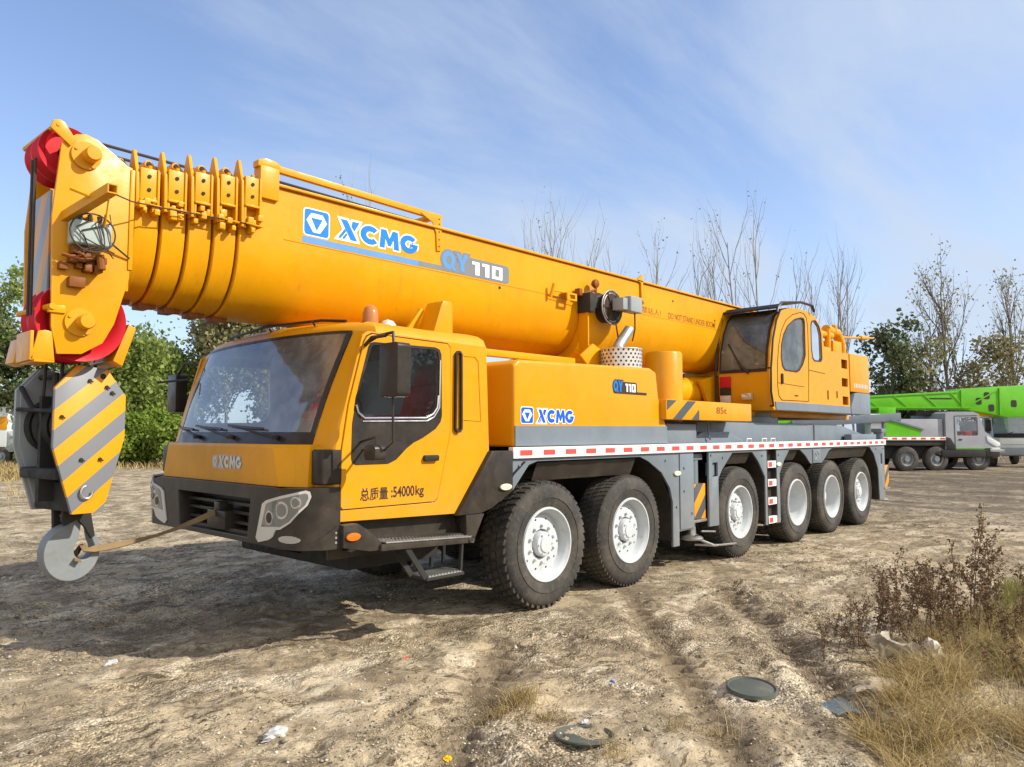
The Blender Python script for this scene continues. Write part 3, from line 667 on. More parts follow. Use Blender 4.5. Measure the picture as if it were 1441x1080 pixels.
for far in (0, 1):
    wrap([(.33, .842), (.60, .838), (.80, .86), (.83, .86), (.83, 1.29), (.34, 1.284)], -.22, .0, 0, m.bm, far)
bp = m.build('bumper', 'black', CR)
m = MB(); m.box(-2.45, -2.43, .6, 2.1, .86, 1.2)
for z in (.96, 1.04, 1.11): m.box(-2.56, -2.46, .70, 2.0, z - .012, z + .012)
m.box(-2.64, -2.46, 1.14, 1.46, .90, 1.05, .01); m.box(-2.60, -2.47, .74, 1.94, .888, .915); m.box(-2.63, -2.5, 1.27, 1.36, 1.02, 1.12, .01)
m.build('grille', 'black', bp)
BEZ = [(.055, .865), (.015, .895), (.10, 1.155), (.16, 1.185), (.57, 1.272), (.600, 1.262), (.61, 1.225), (.585, 1.165), (.45, 1.035), (.36, .985), (.30, .975), (.26, .92), (.20, .895)]
LEN = [(.10, .985), (.16, 1.15), (.19, 1.168), (.565, 1.252), (.585, 1.245), (.59, 1.215), (.565, 1.165), (.44, 1.045), (.36, 1.005)]
for far in (0, 1):
    m = MB(); wrap(BEZ, .001, .010, 0, m.bm, far); wrap(LEN, .010, .013, 1, m.bm, far)
    for s, z, r, c in ((.22, 1.06, .052, 2), (.375, 1.125, .062, 3), (.50, 1.185, .042, 3)):
        wrap(arc(s, z, r, r * 1.05, 0, 360, 16)[:-1], .013, .017, 3, m.bm, far); wrap(arc(s, z, r * .72, r * .76, 0, 360, 14)[:-1], .017, .020, 1 if c == 3 else 2, m.bm, far)
    m.build('headlight', ['silver', 'lampglass', 'black', 'chrome'], bp, 30)
m = MB(); wrap(arc(.44, .915, .10, .028, 0, 360, 14)[:-1], .0, .008, 0, m.bm); m.build('fog_lamp', 'lens', bp)
m = MB(); wrap([(.30, .845), (.52, .86), (.66, .915), (.80, 1.005), (.83, 1.0), (.83, .842)], .0, .014, 0, m.bm)
for z in (.89, .925, .96): wrap(arc(.79, z, .009, .009, 0, 360, 8)[:-1], .014, .018, 1, m.bm)
m.build('corner_trim', ['black', 'steel'], bp)
# ---- step, ladder, front mud fender
m = MB(); m.prism([(-2.345, .85), (-2.345, 1.015), (-2.22, 1.018), (-2.14, .97), (-2.0, .862), (-2.0, .80), (-2.1, .80)], 'y', -.10, -.02, .008)
m.box(-2.34, -1.06, .10, .13, .74, 1.02); m.prism([(-2.22, .80), (-1.06, .77), (-1.06, .83), (-2.0, .855)], 'y', -.02, .10)
m.prism([(-2.02, .795), (-1.06, .758), (-1.06, .80), (-2.02, .845)], 'y', -.125, -.085, .004)
sk = m.build('side_skirt', 'black', CR)
m = MB()
m.prism([(-1.98, .848), (-1.08, .805), (-1.08, .815), (-1.98, .858)], 'y', -.13, .09, .002)
for i in range(26):
    x = -1.95 + i * .0335
    for j in range(4): m.bar((x, -.10 + j * .05, .860 - (x + 1.98) * .0478), (x + .018, -.085 + j * .05, .860 - (x + 1.96) * .0478), .008, .006)
m.build('tread_plate', 'steel', sk)
m = MB(); m.prism([(-2.265 + a, .925 + b) for a, b in arc(0, 0, .062, .030, 0, 360, 18)[:-1]], 'y', -.118, -.10, .006); m.build('side_marker', 'amber', sk)
m = MB(); m.lathe([(.03, -.14), (.03, -.12), (.001, -.12)], (-1.08, 0, .79), 'y', 14); m.build('hinge', 'steel', sk)
m = MB(); m.bar((-1.76, -.10, .79), (-1.56, -.10, .525), .02, .045); m.bar((-1.17, -.10, .77), (-1.185, -.10, .53), .02, .03); m.bar((-1.76, .08, .79), (-1.56, .08, .525), .02, .045)
m.box(-1.57, -1.16, -.125, .10, .505, .53, .004); m.box(-1.55, -1.18, -.12, .09, .531, .537, 0, 1)
for i in range(11): m.box(-1.54 + i * .034, -1.52 + i * .034, -.115, .085, .537, .545, 0, 1)
m.build('folding_step', ['dark', 'steel'], sk)
m = MB(); m.prism([(-1.175, .985), (-.76, 1.525), (-.485, 1.525), (-.485, 1.16), (-.60, 1.10), (-.76, 1.02), (-.90, .985)], 'y', -.055, .06, .012)
m.prism([(-1.08, .983), (-.86, .983), (-.985, .76), (-1.07, .76)], 'y', -.06, .03, .006); m.box(-1.05, -.86, .0, 2.6, .90, 1.0)
m.grid([[(x, y, z) for y in (-.05, .6)] for x, z in ((-.90, .985), (-.75, 1.03), (-.58, 1.14), (-.47, 1.3), (-.3, 1.42))])
m.build('front_mudguard', 'black', CR)
# ---- mirrors, beacon, roof rail, antenna
m = MB(); m.prism(rrect(-.57, -.355, 1.945, 2.335, .03), 'x', -2.235, -2.115, .018, 0, 3); mr = m.build('mirror', 'black', CR)
m = MB(); m.tube([(-2.06, -.005, 2.40), (-2.08, -.15, 2.43), (-2.16, -.42, 2.42), (-2.17, -.44, 2.34)], .012, 8); m.tube([(-2.16, -.42, 1.95), (-2.15, -.42, 1.62), (-2.16, -.34, 1.565), (-2.12, -.02, 1.56)], .009, 8)
m.tube([(-2.12, -.02, 2.36), (-2.13, -.12, 2.41), (-2.16, -.33, 2.405)], .014, 8); m.build('mirror_arm', 'black', mr)
m = MB(); m.prism(rrect(-.34, -.20, 1.485, 1.60, .035), 'x', -2.25, -2.15, .02); m.tube([(-2.19, -.27, 1.6), (-2.19, -.27, 1.66), (-2.15, -.12, 1.64), (-2.14, -.01, 1.62)], .010, 6); m.build('kerb_mirror', 'black', mr)
m = MB(); m.poly([(-2.114, y, z) for y, z in rrect(-.55, -.375, 1.97, 2.31, .02)]); m.build('mirror_glass', 'chrome', mr)
m = MB(); m.prism(rrect(3.12, 3.33, 1.9, 2.3, .03), 'x', -2.235, -2.115, .018); m.tube([(-2.1, 2.82, 2.38), (-2.2, 3.0, 2.40), (-2.18, 3.22, 2.3)], .012, 8); m.tube([(-2.28, 2.7, 2.22), (-2.42, 3.12, 2.20)], .012, 6); m.build('mirror', 'black', CR)
m = MB(); m.lathe([(.075, 2.555), (.075, 2.58), (.066, 2.59), (.064, 2.67), (.050, 2.715), (.025, 2.735), (.001, 2.738)], (-1.86, .27, 0), 'z', 20); m.build('beacon', 'ambercap', CR)
m = MB(); m.lathe([(.07, 2.56), (.068, 2.585), (.045, 2.615), (.001, 2.63)], (-1.72, .22, 0), 'z', 18); m.build('roof_dome', 'silver', CR)
m = MB(); m.tube([(-2.13, 2.15, 2.60), (-2.17, 1.4, 2.635), (-2.10, .62, 2.62), (-2.02, .38, 2.60)], .013, 8)
for y in (2.0, 1.4, .7): m.tube([(-2.14, y, 2.62), (-2.08, y, 2.54)], .008, 6)
m.build('roof_rail', 'black', CR)
# ---- inside the cab
m = MB(); m.box(-2.36, -1.98, .10, 2.70, 1.12, 1.66, .06, 0, 3); m.prism([(-2.12, 1.6), (-2.0, 1.8), (-1.9, 1.82), (-1.88, 1.6)], 'y', .35, 1.2, .03)
for i in range(7): m.box(-2.335, -2.28, .35 + i * .32, .50 + i * .32, 1.655, 1.668, 0, 1)
m.build('dashboard', ['dash', 'black'], cabm)
for y in (.58, 2.14):
    m = MB(); m.box(-1.62, -1.12, y - .25, y + .25, 1.36, 1.55, .05, 0, 3); m.prism([(-1.22, 1.5), (-1.10, 1.5), (-.94, 2.10), (-1.05, 2.13)], 'y', y - .24, y + .24, .04, 0, 3); m.prism([(-1.05, 2.12), (-.96, 2.10), (-.92, 2.30), (-1.0, 2.31)], 'y', y - .13, y + .13, .03, 0, 3); m.box(-1.5, -1.2, y - .15, y + .15, 1.1, 1.37)
    m.build('seat', 'seat', cabm)
m = MB(); c = Vector((-1.80, .72, 1.80)); pts = []
for k in range(33):
    a = 2 * math.pi * k / 32; v = Vector((.10 * math.sin(a) * 1.0, .21 * math.cos(a), .18 * math.sin(a))); pts.append(c + v)
m.tube(pts, .014, 6, 0, None, False); m.tube([c + Vector((0, -.2, 0)), c + Vector((-.05, 0, -.03)), c + Vector((0, .2, 0))], .011, 6); m.tube([c + Vector((-.05, 0, -.03)), (-2.0, .72, 1.62)], .02, 8); m.build('steering_wheel', 'black', cabm)
m = MB(); m.box(-1.1, -.82, .2, 2.6, 1.12, 1.86, .03); m.build('bunk', 'seat', cabm)

# ================================================================ upper works: operator's cab and machinery house
OC = [(5.42, 2.03), (5.35, 2.10), (5.30, 2.30), (5.29, 2.64), (5.33, 2.95), (5.44, 3.25), (5.60, 3.48), (5.80, 3.60), (6.10, 3.67), (6.45, 3.70), (6.85, 3.70), (7.15, 3.64), (7.38, 3.50), (7.47, 3.35), (7.50, 3.1), (7.50, 2.03)]
W1 = [(5.71, 2.86), (5.73, 3.05), (5.82, 3.22), (5.98, 3.37), (6.25, 3.50), (6.50, 3.555), (6.62, 3.56), (6.66, 3.50), (6.66, 2.95), (6.55, 2.80), (6.40, 2.69), (6.30, 2.66), (5.85, 2.66), (5.75, 2.72)]
W2_ = [(6.92, 3.48), (6.97, 3.55), (7.12, 3.58), (7.28, 3.50), (7.36, 3.36), (7.38, 2.95), (7.33, 2.90), (7.05, 2.89), (6.97, 2.93), (6.92, 3.08)]
m = MB()
m.plate(OC, [W1, W2_], 'y', .06, .10, 0, .012); m.plate(OC, [W1, W2_], 'y', .87, .90, 0, .006)
body = OC[8:] + OC[:4]                              # roof, back, floor, lower front; the front glass is left open
m.strip([(x, .09, z) for x, z in body], [(x, .88, z) for x, z in body])
oc = m.build('operator_cab', 'yellow', CR)
m = MB(); fr = OC[3:9]; m.strip([(x - .006, .105, z + .004) for x, z in fr], [(x - .006, .865, z + .004) for x, z in fr]); m.build('front_window', 'glasst', oc, 60)
m = MB()
for y in (.10, .85): m.strip([(x - .010, y, z + .006) for x, z in fr], [(x - .010, y + .03, z + .006) for x, z in fr])
m.strip([(OC[3][0] - .010, .10, OC[3][1] - .03), (OC[3][0] - .010, .88, OC[3][1] - .03)], [(OC[3][0] - .011, .10, OC[3][1] + .02), (OC[3][0] - .011, .88, OC[3][1] + .02)])
m.build('window_seal', 'black', oc)
for w in (W1, W2_):
    for yy in (.075, .885): m = MB(); m.poly([(x, yy, z) for x, z in grow(w, .004)]); m.build('window', 'glasst', oc, 0)
    m = MB(); m.plate(grow(w, .008), [grow(w, -.012)], 'y', .052, .0598); m.build('window_seal', 'black', oc)
DO = [(5.57, 2.75), (5.63, 3.03), (5.74, 3.27), (5.92, 3.45), (6.18, 3.57), (6.50, 3.645), (6.64, 3.64), (6.74, 3.58), (6.79, 3.45), (6.79, 2.74), (6.75, 2.20), (5.70, 2.19), (5.60, 2.25), (5.56, 2.40)]
m = MB(); m.tube([(x, .058, z) for x, z in DO + DO[:1]], .006, 5); m.tube([(6.80, .058, 2.72), (7.5, .058, 2.70)], .005, 5); m.tube([(5.58, .058, 2.45), (6.6, .058, 2.43)], .004, 5); m.build('door_seam', 'vdark', oc)
m = MB(); m.prism(rrect(5.69, 5.74, 2.44, 2.60, .015), 'y', .035, .06, .004); m.build('door_handle', 'black', oc)
m = MB(); m.box(6.20, 6.32, .05, .06, 2.27, 2.285); m.build('lock', 'dark', oc)
m = MB(); m.plate([(5.48, 2.035), (7.495, 2.035), (7.495, 2.165), (5.45, 2.16)], [], 'y', .046, .0595, 0, .002); m.build('grey_band', 'grey', oc)
m = MB(); m.tube([(5.64, .03, 3.56), (5.50, .03, 3.40), (5.36, .03, 3.1), (5.27, .03, 2.65), (5.26, .03, 2.3), (5.33, .03, 2.08)], .016, 7)
for x, z in ((5.64, 3.55), (5.275, 2.66), (5.33, 2.09)): m.tube([(x, .03, z), (x + .03, .09, z)], .014, 6)
m.build('handrail', 'black', oc)
m = MB(); m.tube([(5.48, .91, 3.5), (5.36, .92, 3.2), (5.24, .92, 2.65), (5.22, .91, 2.1)], .018, 7); m.build('handrail', 'black', oc)
m = MB()                                            # roof guard: dark bars over the front glass
m.grid([[(5.50, y, 3.60), (5.62, y, 3.67), (6.35, y, 3.765)] for y in (.02, .92)]); bmesh.ops.solidify(m.bm, geom=m.bm.faces[:], thickness=.02)
for y in (.0, .94): m.tube([(5.46, y, 3.52), (5.50, y, 3.60), (5.64, y, 3.69), (6.4, y, 3.79), (6.85, y, 3.79), (6.93, y, 3.70)], .022, 7)
m.tube([(6.4, .0, 3.79), (6.4, .94, 3.79)], .02, 7); m.tube([(5.5, 0, 3.60), (5.5, .94, 3.60)], .02, 7)
m.build('roof_guard', 'black', oc)
m = MB(); m.tube([(5.36, .75, 3.08), (5.27, .5, 2.68)], .016, 6); m.tube([(5.27, .5, 2.70), (5.25, .38, 2.60)], .022, 6); m.build('wiper', 'black', oc)
m = MB(); m.box(5.255, 5.30, .69, .86, 2.39, 2.56, .006, 0); m.box(5.255, 5.30, .69, .86, 2.27, 2.385, .006, 1); m.box(5.255, 5.30, .69, .86, 2.15, 2.265, .006, 2); m.build('signal_lamp', ['red', 'black', 'silver'], oc)
m = MB(); m.box(5.20, 5.30, .33, .48, 2.19, 2.29, .015); m.build('work_lamp', 'lens', oc)
m = MB(); m.box(6.5, 6.9, .3, .75, 2.4, 2.6, .05); m.prism([(6.8, 2.5), (6.95, 2.5), (7.1, 3.2), (6.98, 3.24)], 'y', .3, .75, .04); m.prism([(6.98, 3.25), (7.1, 3.22), (7.14, 3.4), (7.04, 3.42)], 'y', .42, .63, .03); m.box(5.5, 5.8, .3, .75, 2.1, 2.75, .04); m.tube([(5.95, .35, 2.3), (5.9, .35, 2.85)], .03, 8); m.tube([(6.2, .75, 2.5), (6.15, .75, 2.9)], .02, 8)
m.build('operator_seat', 'dark', oc)
# machinery house
m = MB()
m.plate([(7.515, 2.03), (8.72, 2.03), (8.72, 2.20), (8.70, 3.14), (7.515, 3.11)], [[(8.33, 2.85), (8.63, 2.85), (8.63, 3.01), (8.33, 3.01)], [(8.33, 2.52), (8.63, 2.52), (8.63, 2.67), (8.33, 2.67)], [(8.35, 2.19), (8.64, 2.19), (8.64, 2.34), (8.35, 2.34)]], 'y', .07, .11, 0, .006)
m.box(7.515, 8.70, .11, .9, 2.03, 2.06); m.box(7.515, 8.70, .12, .9, 3.06, 3.11); m.box(7.55, 8.68, .30, .33, 2.06, 3.08, 0, 1); m.box(8.68, 8.72, .11, .9, 2.03, 3.12)
mh = m.build('machinery_house', ['yellow', 'boomyel'], CR)
m = MB(); m.plate([(7.515, 2.035), (8.70, 2.035), (8.70, 2.165), (7.515, 2.165)], [], 'y', .056, .0695, 0, .002); m.build('grey_band', 'grey', mh)
for x in (7.62, 8.05): m = MB(); m.box(x, x + .02, .058, .07, 2.3 if x > 8 else 2.26, 2.42); m.build('latch', 'dark', mh)
m = MB(); m.prism([(8.75, 2.44), (8.75, 3.15), (9.72, 3.17), (9.78, 3.13), (9.80, 2.44)], 'y', .06, 2.74, .03); cw = m.build('counterweight', 'yellow', CR)
m = MB(); m.prism([(8.75, 2.03), (8.75, 2.16), (8.95, 2.42), (9.15, 2.438), (9.80, 2.438), (9.81, 2.03)], 'y', .058, 2.74, .015); m.build('counterweight_base', 'grey', cw)
m = MB()
for i in range(9): m.box(8.92 + i * .085, 8.97 + i * .085, .055, .0598, 2.52, 2.60)
m.build('lettering', 'silver', cw)
m = MB()
m.tube([(7.7, .45, 3.5), (8.9, .45, 3.52)], .07, 12); m.tube([(7.9, .35, 3.12), (7.9, .35, 3.5)], .05, 10); m.tube([(8.6, .4, 3.1), (8.6, .4, 3.62)], .055, 10); m.tube([(8.8, .5, 3.64), (9.35, .5, 3.62), (9.55, .5, 3.45), (9.6, .5, 3.16)], .09, 12); m.box(7.62, 8.5, .3, .8, 3.1, 3.25, .02); m.box(8.75, 9.2, .35, .8, 3.15, 3.42, .03)
m.lathe([(.03, 3.6), (.05, 3.62), (.05, 3.74), (.001, 3.76)], (9.1, .45, 0), 'z', 10); m.build('pipework', 'boomyel', CR)
m = MB(); m.tube([(9.45, .5, 3.55), (11.5, .5, 3.72)], .022, 8); m.tube([(10.7, .5, 3.655), (11.1, .5, 3.69)], .045, 8); m.build('boom_rod', 'boomyel', CR)
m = MB(); m.tube([(7.68, .3, 3.28), (7.68, .3, 3.4), (7.9, .3, 3.42), (7.9, .3, 3.25)], .02, 6); m.build('hose', 'black', CR)
m = MB(); m.box(4.6, 9.9, .5, 2.3, 1.94, 2.03, .01); m.prism([(5.2, 2.03), (4.9, 2.5), (6.2, 2.75), (7.5, 2.9), (8.4, 3.5), (9.0, 3.5), (9.4, 2.03)], 'y', .99, 1.06, .01); m.prism([(5.2, 2.03), (4.9, 2.5), (6.2, 2.75), (7.5, 2.9), (8.4, 3.5), (9.0, 3.5), (9.4, 2.03)], 'y', 1.92, 1.99, .01)
m.build('slewing_frame', 'boomyel', CR)
# ================================================================ telescopic boom
def bsec(k, kt=None, n=16):
    kt = k if kt is None else kt; w = .5 - k; zt = 3.765 - kt; zs = 3.325; zb = 2.655 + k * 1.0; c = .03
    P = [(YC - w, zt - c), (YC - w, (zt + zs) / 2), (YC - w, zs)]
    for i in range(1, n * 2):
        a = math.pi * i / (2 * n); e = .86
        P.append((YC - w * math.copysign(abs(math.cos(a)) ** e, math.cos(a)), zs - (zs - zb) * math.sin(a) ** e))
    P += [(YC + w, zs), (YC + w, (zt + zs) / 2), (YC + w, zt - c), (YC + w - c, zt), (YC - w + c, zt)]
    return P
def loft(m, stations, mi=0, cap=True):
    vs = m.grid([[(x, y, z) for y, z in bsec(k, kt)] for x, k, kt in stations], mi, True)
    if cap: m.bm.faces.new(vs[0][::-1]); m.bm.faces.new(vs[-1])
m = MB(); loft(m, [(-2.515, .0, .0), (8.7, 0, 0)]); m.box(-2.4, 8.6, YC - .53, YC + .53, 3.750, 3.772, .004)
m.tube([(-2.3, YC - .5, 3.318), (8.6, YC - .5, 3.318)], .0045, 6); m.tube([(-2.3, YC - .494, 3.23), (8.6, YC - .494, 3.23)], .004, 6)
boom = m.build('boom', 'boomyel', CR, 30)
XR = [-2.705 - .195 * i for i in range(5)]
m = MB(); loft(m, [(-3.58, .13, .17), (-2.5, .08, .05)]); m.build('boom_core', 'dark', boom)
for i, x0 in enumerate(XR):
    k, kt = -.014 + .0135 * i, .012 + .030 * i; x1 = x0 + .178 if i else x0 + .20
    m = MB(); loft(m, [(x0, k + .009, kt + .008), (x0 + .008, k, kt), (x0 + .05, k, kt), (x0 + .054, k + .0045, kt), (x1 - .003, k + .0045, kt), (x1, k + .016, kt + .02)])
    zb = 2.655 + k
    sec_ = m.build('boom_section', 'boomyel', boom, 30)
    m = MB(); m.box(x0 - .02, x0 + .07, YC - .12, YC + .02, zb - .030, zb + .02, .006); m.box(x0 + .06, x0 + .12, YC - .10, YC - .02, zb - .020, zb + .02, .004); m.build('slide_pad', 'vbrown', boom)
    yn = YC - .5 + k; zt = 3.765 - kt
    m = MB(); w = .5 - k
    out = [(YC - w - .065, 3.33), (YC - w - .05, zt - .05), (YC - w - .02, zt + .02), (YC - w + .02, zt + .135), (YC - w + .035, zt + .145), (YC - w + .06, zt + .12), (YC - w + .10, zt + .02), (YC - .2, zt + .01)]
    outl = out + [(2 * YC - y, z) for y, z in out[::-1]]
    inn = [(YC - w + .01, 3.33), (YC - w + .01, zt - .03), (YC + w - .01, zt - .03), (YC + w - .01, 3.33)]
    m.prism(outl + inn[::-1], 'x', x0 - .012, x0 + .012, .003); m.build('end_frame', 'boomyel', boom)
    m = MB(); xa, xb = x0 + .014, x0 + .138
    m.box(xa, xb, yn - .065, yn + .01, zt - .24, zt - .005, .006); m.box(xa, xb + .01, yn - .075, yn + .01, zt - .252, zt - .235, .003)
    m.prism([(xb - .006, 3.34), (xb + .010, 3.34), (xb + .010, zt - .02), (xb - .006, zt)], 'y', yn - .078, yn + .01, .002); m.box(xa, xa + .014, yn - .06, yn, 3.33, zt - .25)
    for dz in (.065, .165): m.lathe([(.014, -.066), (.014, -.074), (.001, -.075)], (x0 + .075, yn, zt - dz), 'y', 8, 1)
    r_ = random.Random(i)
    for q in range(7):
        cx, cz = x0 + r_.uniform(.02, .15), r_.uniform(3.30, 3.42); h = r_.uniform(.010, .028); m.box(cx - h, cx + h * .8, yn - r_.uniform(.06, .10), yn + .01, cz - h, cz + h, .004)
    m.tube([(x0 + .02, yn - .08, 3.36), (x0 + .16, yn - .085, 3.35)], .008, 6); m.tube([(x0 + .09, yn - .03, zt), (x0 + .09, yn - .03, zt + .025)], .016, 8)
    m.build('guide_box', ['boomyel', 'dark'], boom)
    m = MB(); m.prism([(x0 - .10, zt + .055), (x0 - .075, zt + .075), (x0 - .045, zt + .065), (x0 + .02, zt - .01), (x0 - .03, zt - .02)], 'y', yn + .10, yn + .14, .004); m.tube([(x0 - .075, yn + .09, zt + .045), (x0 - .075, yn + .9, zt + .045)], .030, 10); m.lathe([(.018, .095), (.018, .08), (.001, .08)], (x0 - .075, yn, zt + .045), 'y', 8, 1)
    m.build('rope_guide', ['boomyel', 'dark'], boom)
# rail and ropes on top
m = MB(); yr = YC - .46
m.bar((-2.40, yr, 3.915), (-.58, yr, 3.885), .05, .055, 0, .004); m.bar((-2.40, 2 * YC - yr, 3.915), (-.58, 2 * YC - yr, 3.885), .05, .055, 0, .004); m.box(-.64, -.56, yr, 2 * YC - yr, 3.86, 3.90, .004)
m.box(-2.54, -2.37, YC - .535, YC - .42, 3.62, 3.89, .006); m.prism([(-2.56, 3.88), (-2.36, 3.88), (-2.36, 3.93), (-2.42, 3.955), (-2.5, 3.955), (-2.56, 3.93)], 'y', YC - .53, YC - .44, .004)
m.prism([(-.66, 3.90), (-.54, 3.90), (-.55, 3.53), (-.605, 3.52), (-.615, 3.70), (-.66, 3.80), (-.82, 3.87)], 'y', YC - .515, YC - .502, .002)
for z in (3.85, 3.80, 3.72, 3.64, 3.57): m.lathe([(.010, -.516), (.001, -.518)], (-.578, YC, z), 'y', 8, 1)
m.build('top_rail', ['boomyel', 'dark'], boom)
m = MB()
m.tube([(-3.80, YC - .1, 3.873), (-2.9, YC - .1, 3.86), (-1.2, YC - .1, 3.83), (7.5, YC - .1, 3.82)], .012, 6); m.tube([(-3.80, YC + .1, 3.873), (-1.2, YC + .1, 3.83), (7.5, YC + .1, 3.82)], .012, 6); m.tube([(-2.5, YC - .42, 3.83), (-.6, YC - .42, 3.80)], .012, 6); m.build('hoist_rope', 'rope', boom)
m = MB(); m.prism([(2.97, 3.76), (3.10, 3.85), (3.13, 3.86), (3.13, 3.52), (3.18, 3.47), (3.15, 3.46), (3.09, 3.52), (3.08, 3.74)], 'y', YC - .53, YC - .502, .003); m.build('rope_bracket', 'boomyel', boom)
# lettering on the flat flank
yb = YC - .5015
m = MB(); P1 = lambda pts, mi, k: put_polys(m, pts, 1, (0, 1, 0, 1), 'side', yb, mi, k)
P1([[(-2.125, 3.328), (-.83, 3.328), (-.83, 3.385), (-2.125, 3.385)]], 2, 0)
emblem(m, (-2.11, -1.865, 3.405, 3.63), 'side', yb, 0, 1, .0006)
ps, wd = word_polys('XCMG', .05); pw, _ = word_polys('xCMG', .05); put_polys(m, pw, wd, (-1.77, -.845, 3.435, 3.612), 'side', yb, 0, .0006, .014); put_polys(m, ps, wd, (-1.77, -.845, 3.435, 3.612), 'side', yb, 1, .0022)
m.build('lettering', ['vwhite', 'blue', 'bluel'], boom, 0, recalc=False)
m = MB(); P1([[(-.828, 3.33), (-.40, 3.335), (-.40, 3.385), (-.828, 3.385)]], 3, 0); P1([rrect(-.30, .47, 3.335, 3.535, .045) ], 3, .0004); P1([[(-.5, 3.337), (-.2, 3.337), (-.2, 3.50), (-.5, 3.50)]], 3, .0008)
ps, wd = word_polys('QY', .04); put_polys(m, ps, wd, (-.525, -.155, 3.365, 3.55), 'side', yb, 3, .0012, .022); put_polys(m, ps, wd, (-.525, -.155, 3.365, 3.55), 'side', yb, 2, .0024)
ps, wd = word_polys('q', 0); put_polys(m, ps, 1.9, (-.525, -.155, 3.365, 3.55), 'side', yb, 2, .0032)
ps, wd = word_polys('110', .18); put_polys(m, ps, wd, (-.10, .36, 3.362, 3.502), 'side', yb, 0, .0022)
m.build('model_lettering', ['vwhite', 'blue', 'bluel', 'vgrey'], boom, 0, recalc=False)
m = MB(); put_text(m, '臂下严禁站人!', (2.66, 3.62, 3.335, 3.43), 'side', yb, 0); put_text(m, 'DO NOT STAND UNDER BOOM!', (3.82, 5.22, 3.33, 3.42), 'side', yb, 0, 0, .01); m.build('warning_lettering', 'vbrown', boom, 0, recalc=False)
for x, z in ((.32, 3.28), (3.95, 3.60), (5.2, 3.45)):
    m = MB(); m.lathe([(.016, -.5005), (.016, -.505), (.001, -.506)], (x, YC, z), 'y', 10); m.build('plug', 'dark', boom)
# cable reel with its grey box, lamps and anemometer on the flank
m = MB(); c = (2.10, .66, 3.25)
m.lathe([(.02, 0), (.21, 0), (.215, .012), (.21, .03), (.135, .035), (.13, .19), (.21, .195), (.215, .21), (.21, .225), (.05, .23), (.05, .34)], c, 'y', 36)
for r in (.205, .17): m.lathe([(r, -.002), (r + .01, -.008), (r + .018, -.002)], c, 'y', 30, 1)
m.lathe([(.15, .05), (.19, .07), (.15, .09), (.18, .11), (.15, .13), (.18, .15), (.14, .17)], c, 'y', 30, 0)
for k in range(6): a = k * math.pi / 3; m.bar((2.10 + .05 * math.cos(a), .655, 3.25 + .05 * math.sin(a)), (2.10 + .2 * math.cos(a), .655, 3.25 + .2 * math.sin(a)), .012, .03, 0)
reel = m.build('cable_reel', ['vdark', 'steel'], boom)
m = MB(); m.box(2.19, 2.45, .44, .58, 3.19, 3.39, .02, 0, 3); m.box(2.08, 2.20, .48, .645, 3.21, 3.36, .01); m.build('reel_box', 'greyl', reel)
m = MB(); m.box(1.72, 2.08, .72, .80, 3.22, 3.34, .01); m.box(1.70, 1.80, .70, .90, 3.16, 3.40, .01); m.tube([(2.12, .62, 3.04), (2.14, .6, 2.85), (2.2, .62, 2.78)], .010, 6); m.tube([(2.36, .5, 3.2), (2.42, .54, 3.0), (2.42, .58, 2.85)], .010, 6); m.build('reel_bracket', 'dark', reel)
m = MB(); m.tube([(1.14, .86, 3.28), (1.16, .82, 3.44)], .020, 8); m.tube([(1.16, .84, 3.36), (1.40, .82, 3.36)], .010, 6); m.plate(rrect(1.36, 1.54, 3.27, 3.36, .01), [rrect(1.40, 1.51, 3.29, 3.34, .01)], 'y', .78, .80); m.box(1.36, 1.54, .80, .89, 3.35, 3.365); m.build('lamp_bracket', 'boomyel', boom)
m = MB(); m.tube([(1.68, .85, 3.37), (1.94, .80, 3.47)], .018, 6); m.lathe([(.001, -.03), (.05, -.02), (.058, .0), (.05, .03), (.02, .06)], (1.95, .80, 3.55), 'y', 14); m.tube([(1.95, .80, 3.5), (1.94, .80, 3.44)], .02, 6); m.box(1.62, 1.68, .80, .88, 3.36, 3.45, .008); m.tube([(1.80, .84, 3.42), (1.84, .8, 3.32), (1.90, .78, 3.30)], .014, 6); m.build('work_lamp', 'vbrown', boom)
m = MB(); m.tube([(1.16, .86, 3.30), (1.75, .84, 3.28)], .004, 5); m.build('signal_wire', 'rope', boom)
# saddle under the boom and front rest
m = MB(); prof = []
for y, z in bsec(0)[2:-4]:
    d = Vector((y - YC, z - 3.325)); l = d.length; prof.append((YC + d.x * (1 + .10 / l), 3.325 + d.y * (1 + .13 / l)))
m.prism([(YC - .505, 3.26)] + prof + [(YC + .505, 3.26)] + [(y, z) for y, z in bsec(-.004)[2:-4]][::-1], 'x', 1.74, 2.36, .008)
m.prism([(1.50, 2.61), (1.75, 2.77), (1.98, 2.68), (1.99, 2.44), (1.73, 2.44)], 'y', .70, .735, .004); m.box(1.7, 2.3, .72, 2.08, 2.30, 2.60, .02)
m.box(1.73, 1.75, .76, .9, 2.6, 3.26)
m.build('boom_saddle', 'boomyel', CR)
m = MB(); m.prism([(-.97, 2.50), (-.83, 2.90), (-.80, 2.95), (-.70, 2.95), (-.68, 2.90), (-.68, 2.50)], 'y', .56, .80, .012); m.prism([(-1.12, 2.57), (-.86, 2.90), (-.83, 2.87), (-1.02, 2.57)], 'y', .81, .86, .004); m.box(-.75, -.45, .6, 2.2, 2.38, 2.66, .02)
m.build('boom_rest', 'boomyel', CR)
m = MB(); m.bar((-.8, .75, 2.52), (1.4, .75, 2.53), .10, .07, 0, .004); m.build('support_rail', 'boomyel', CR)
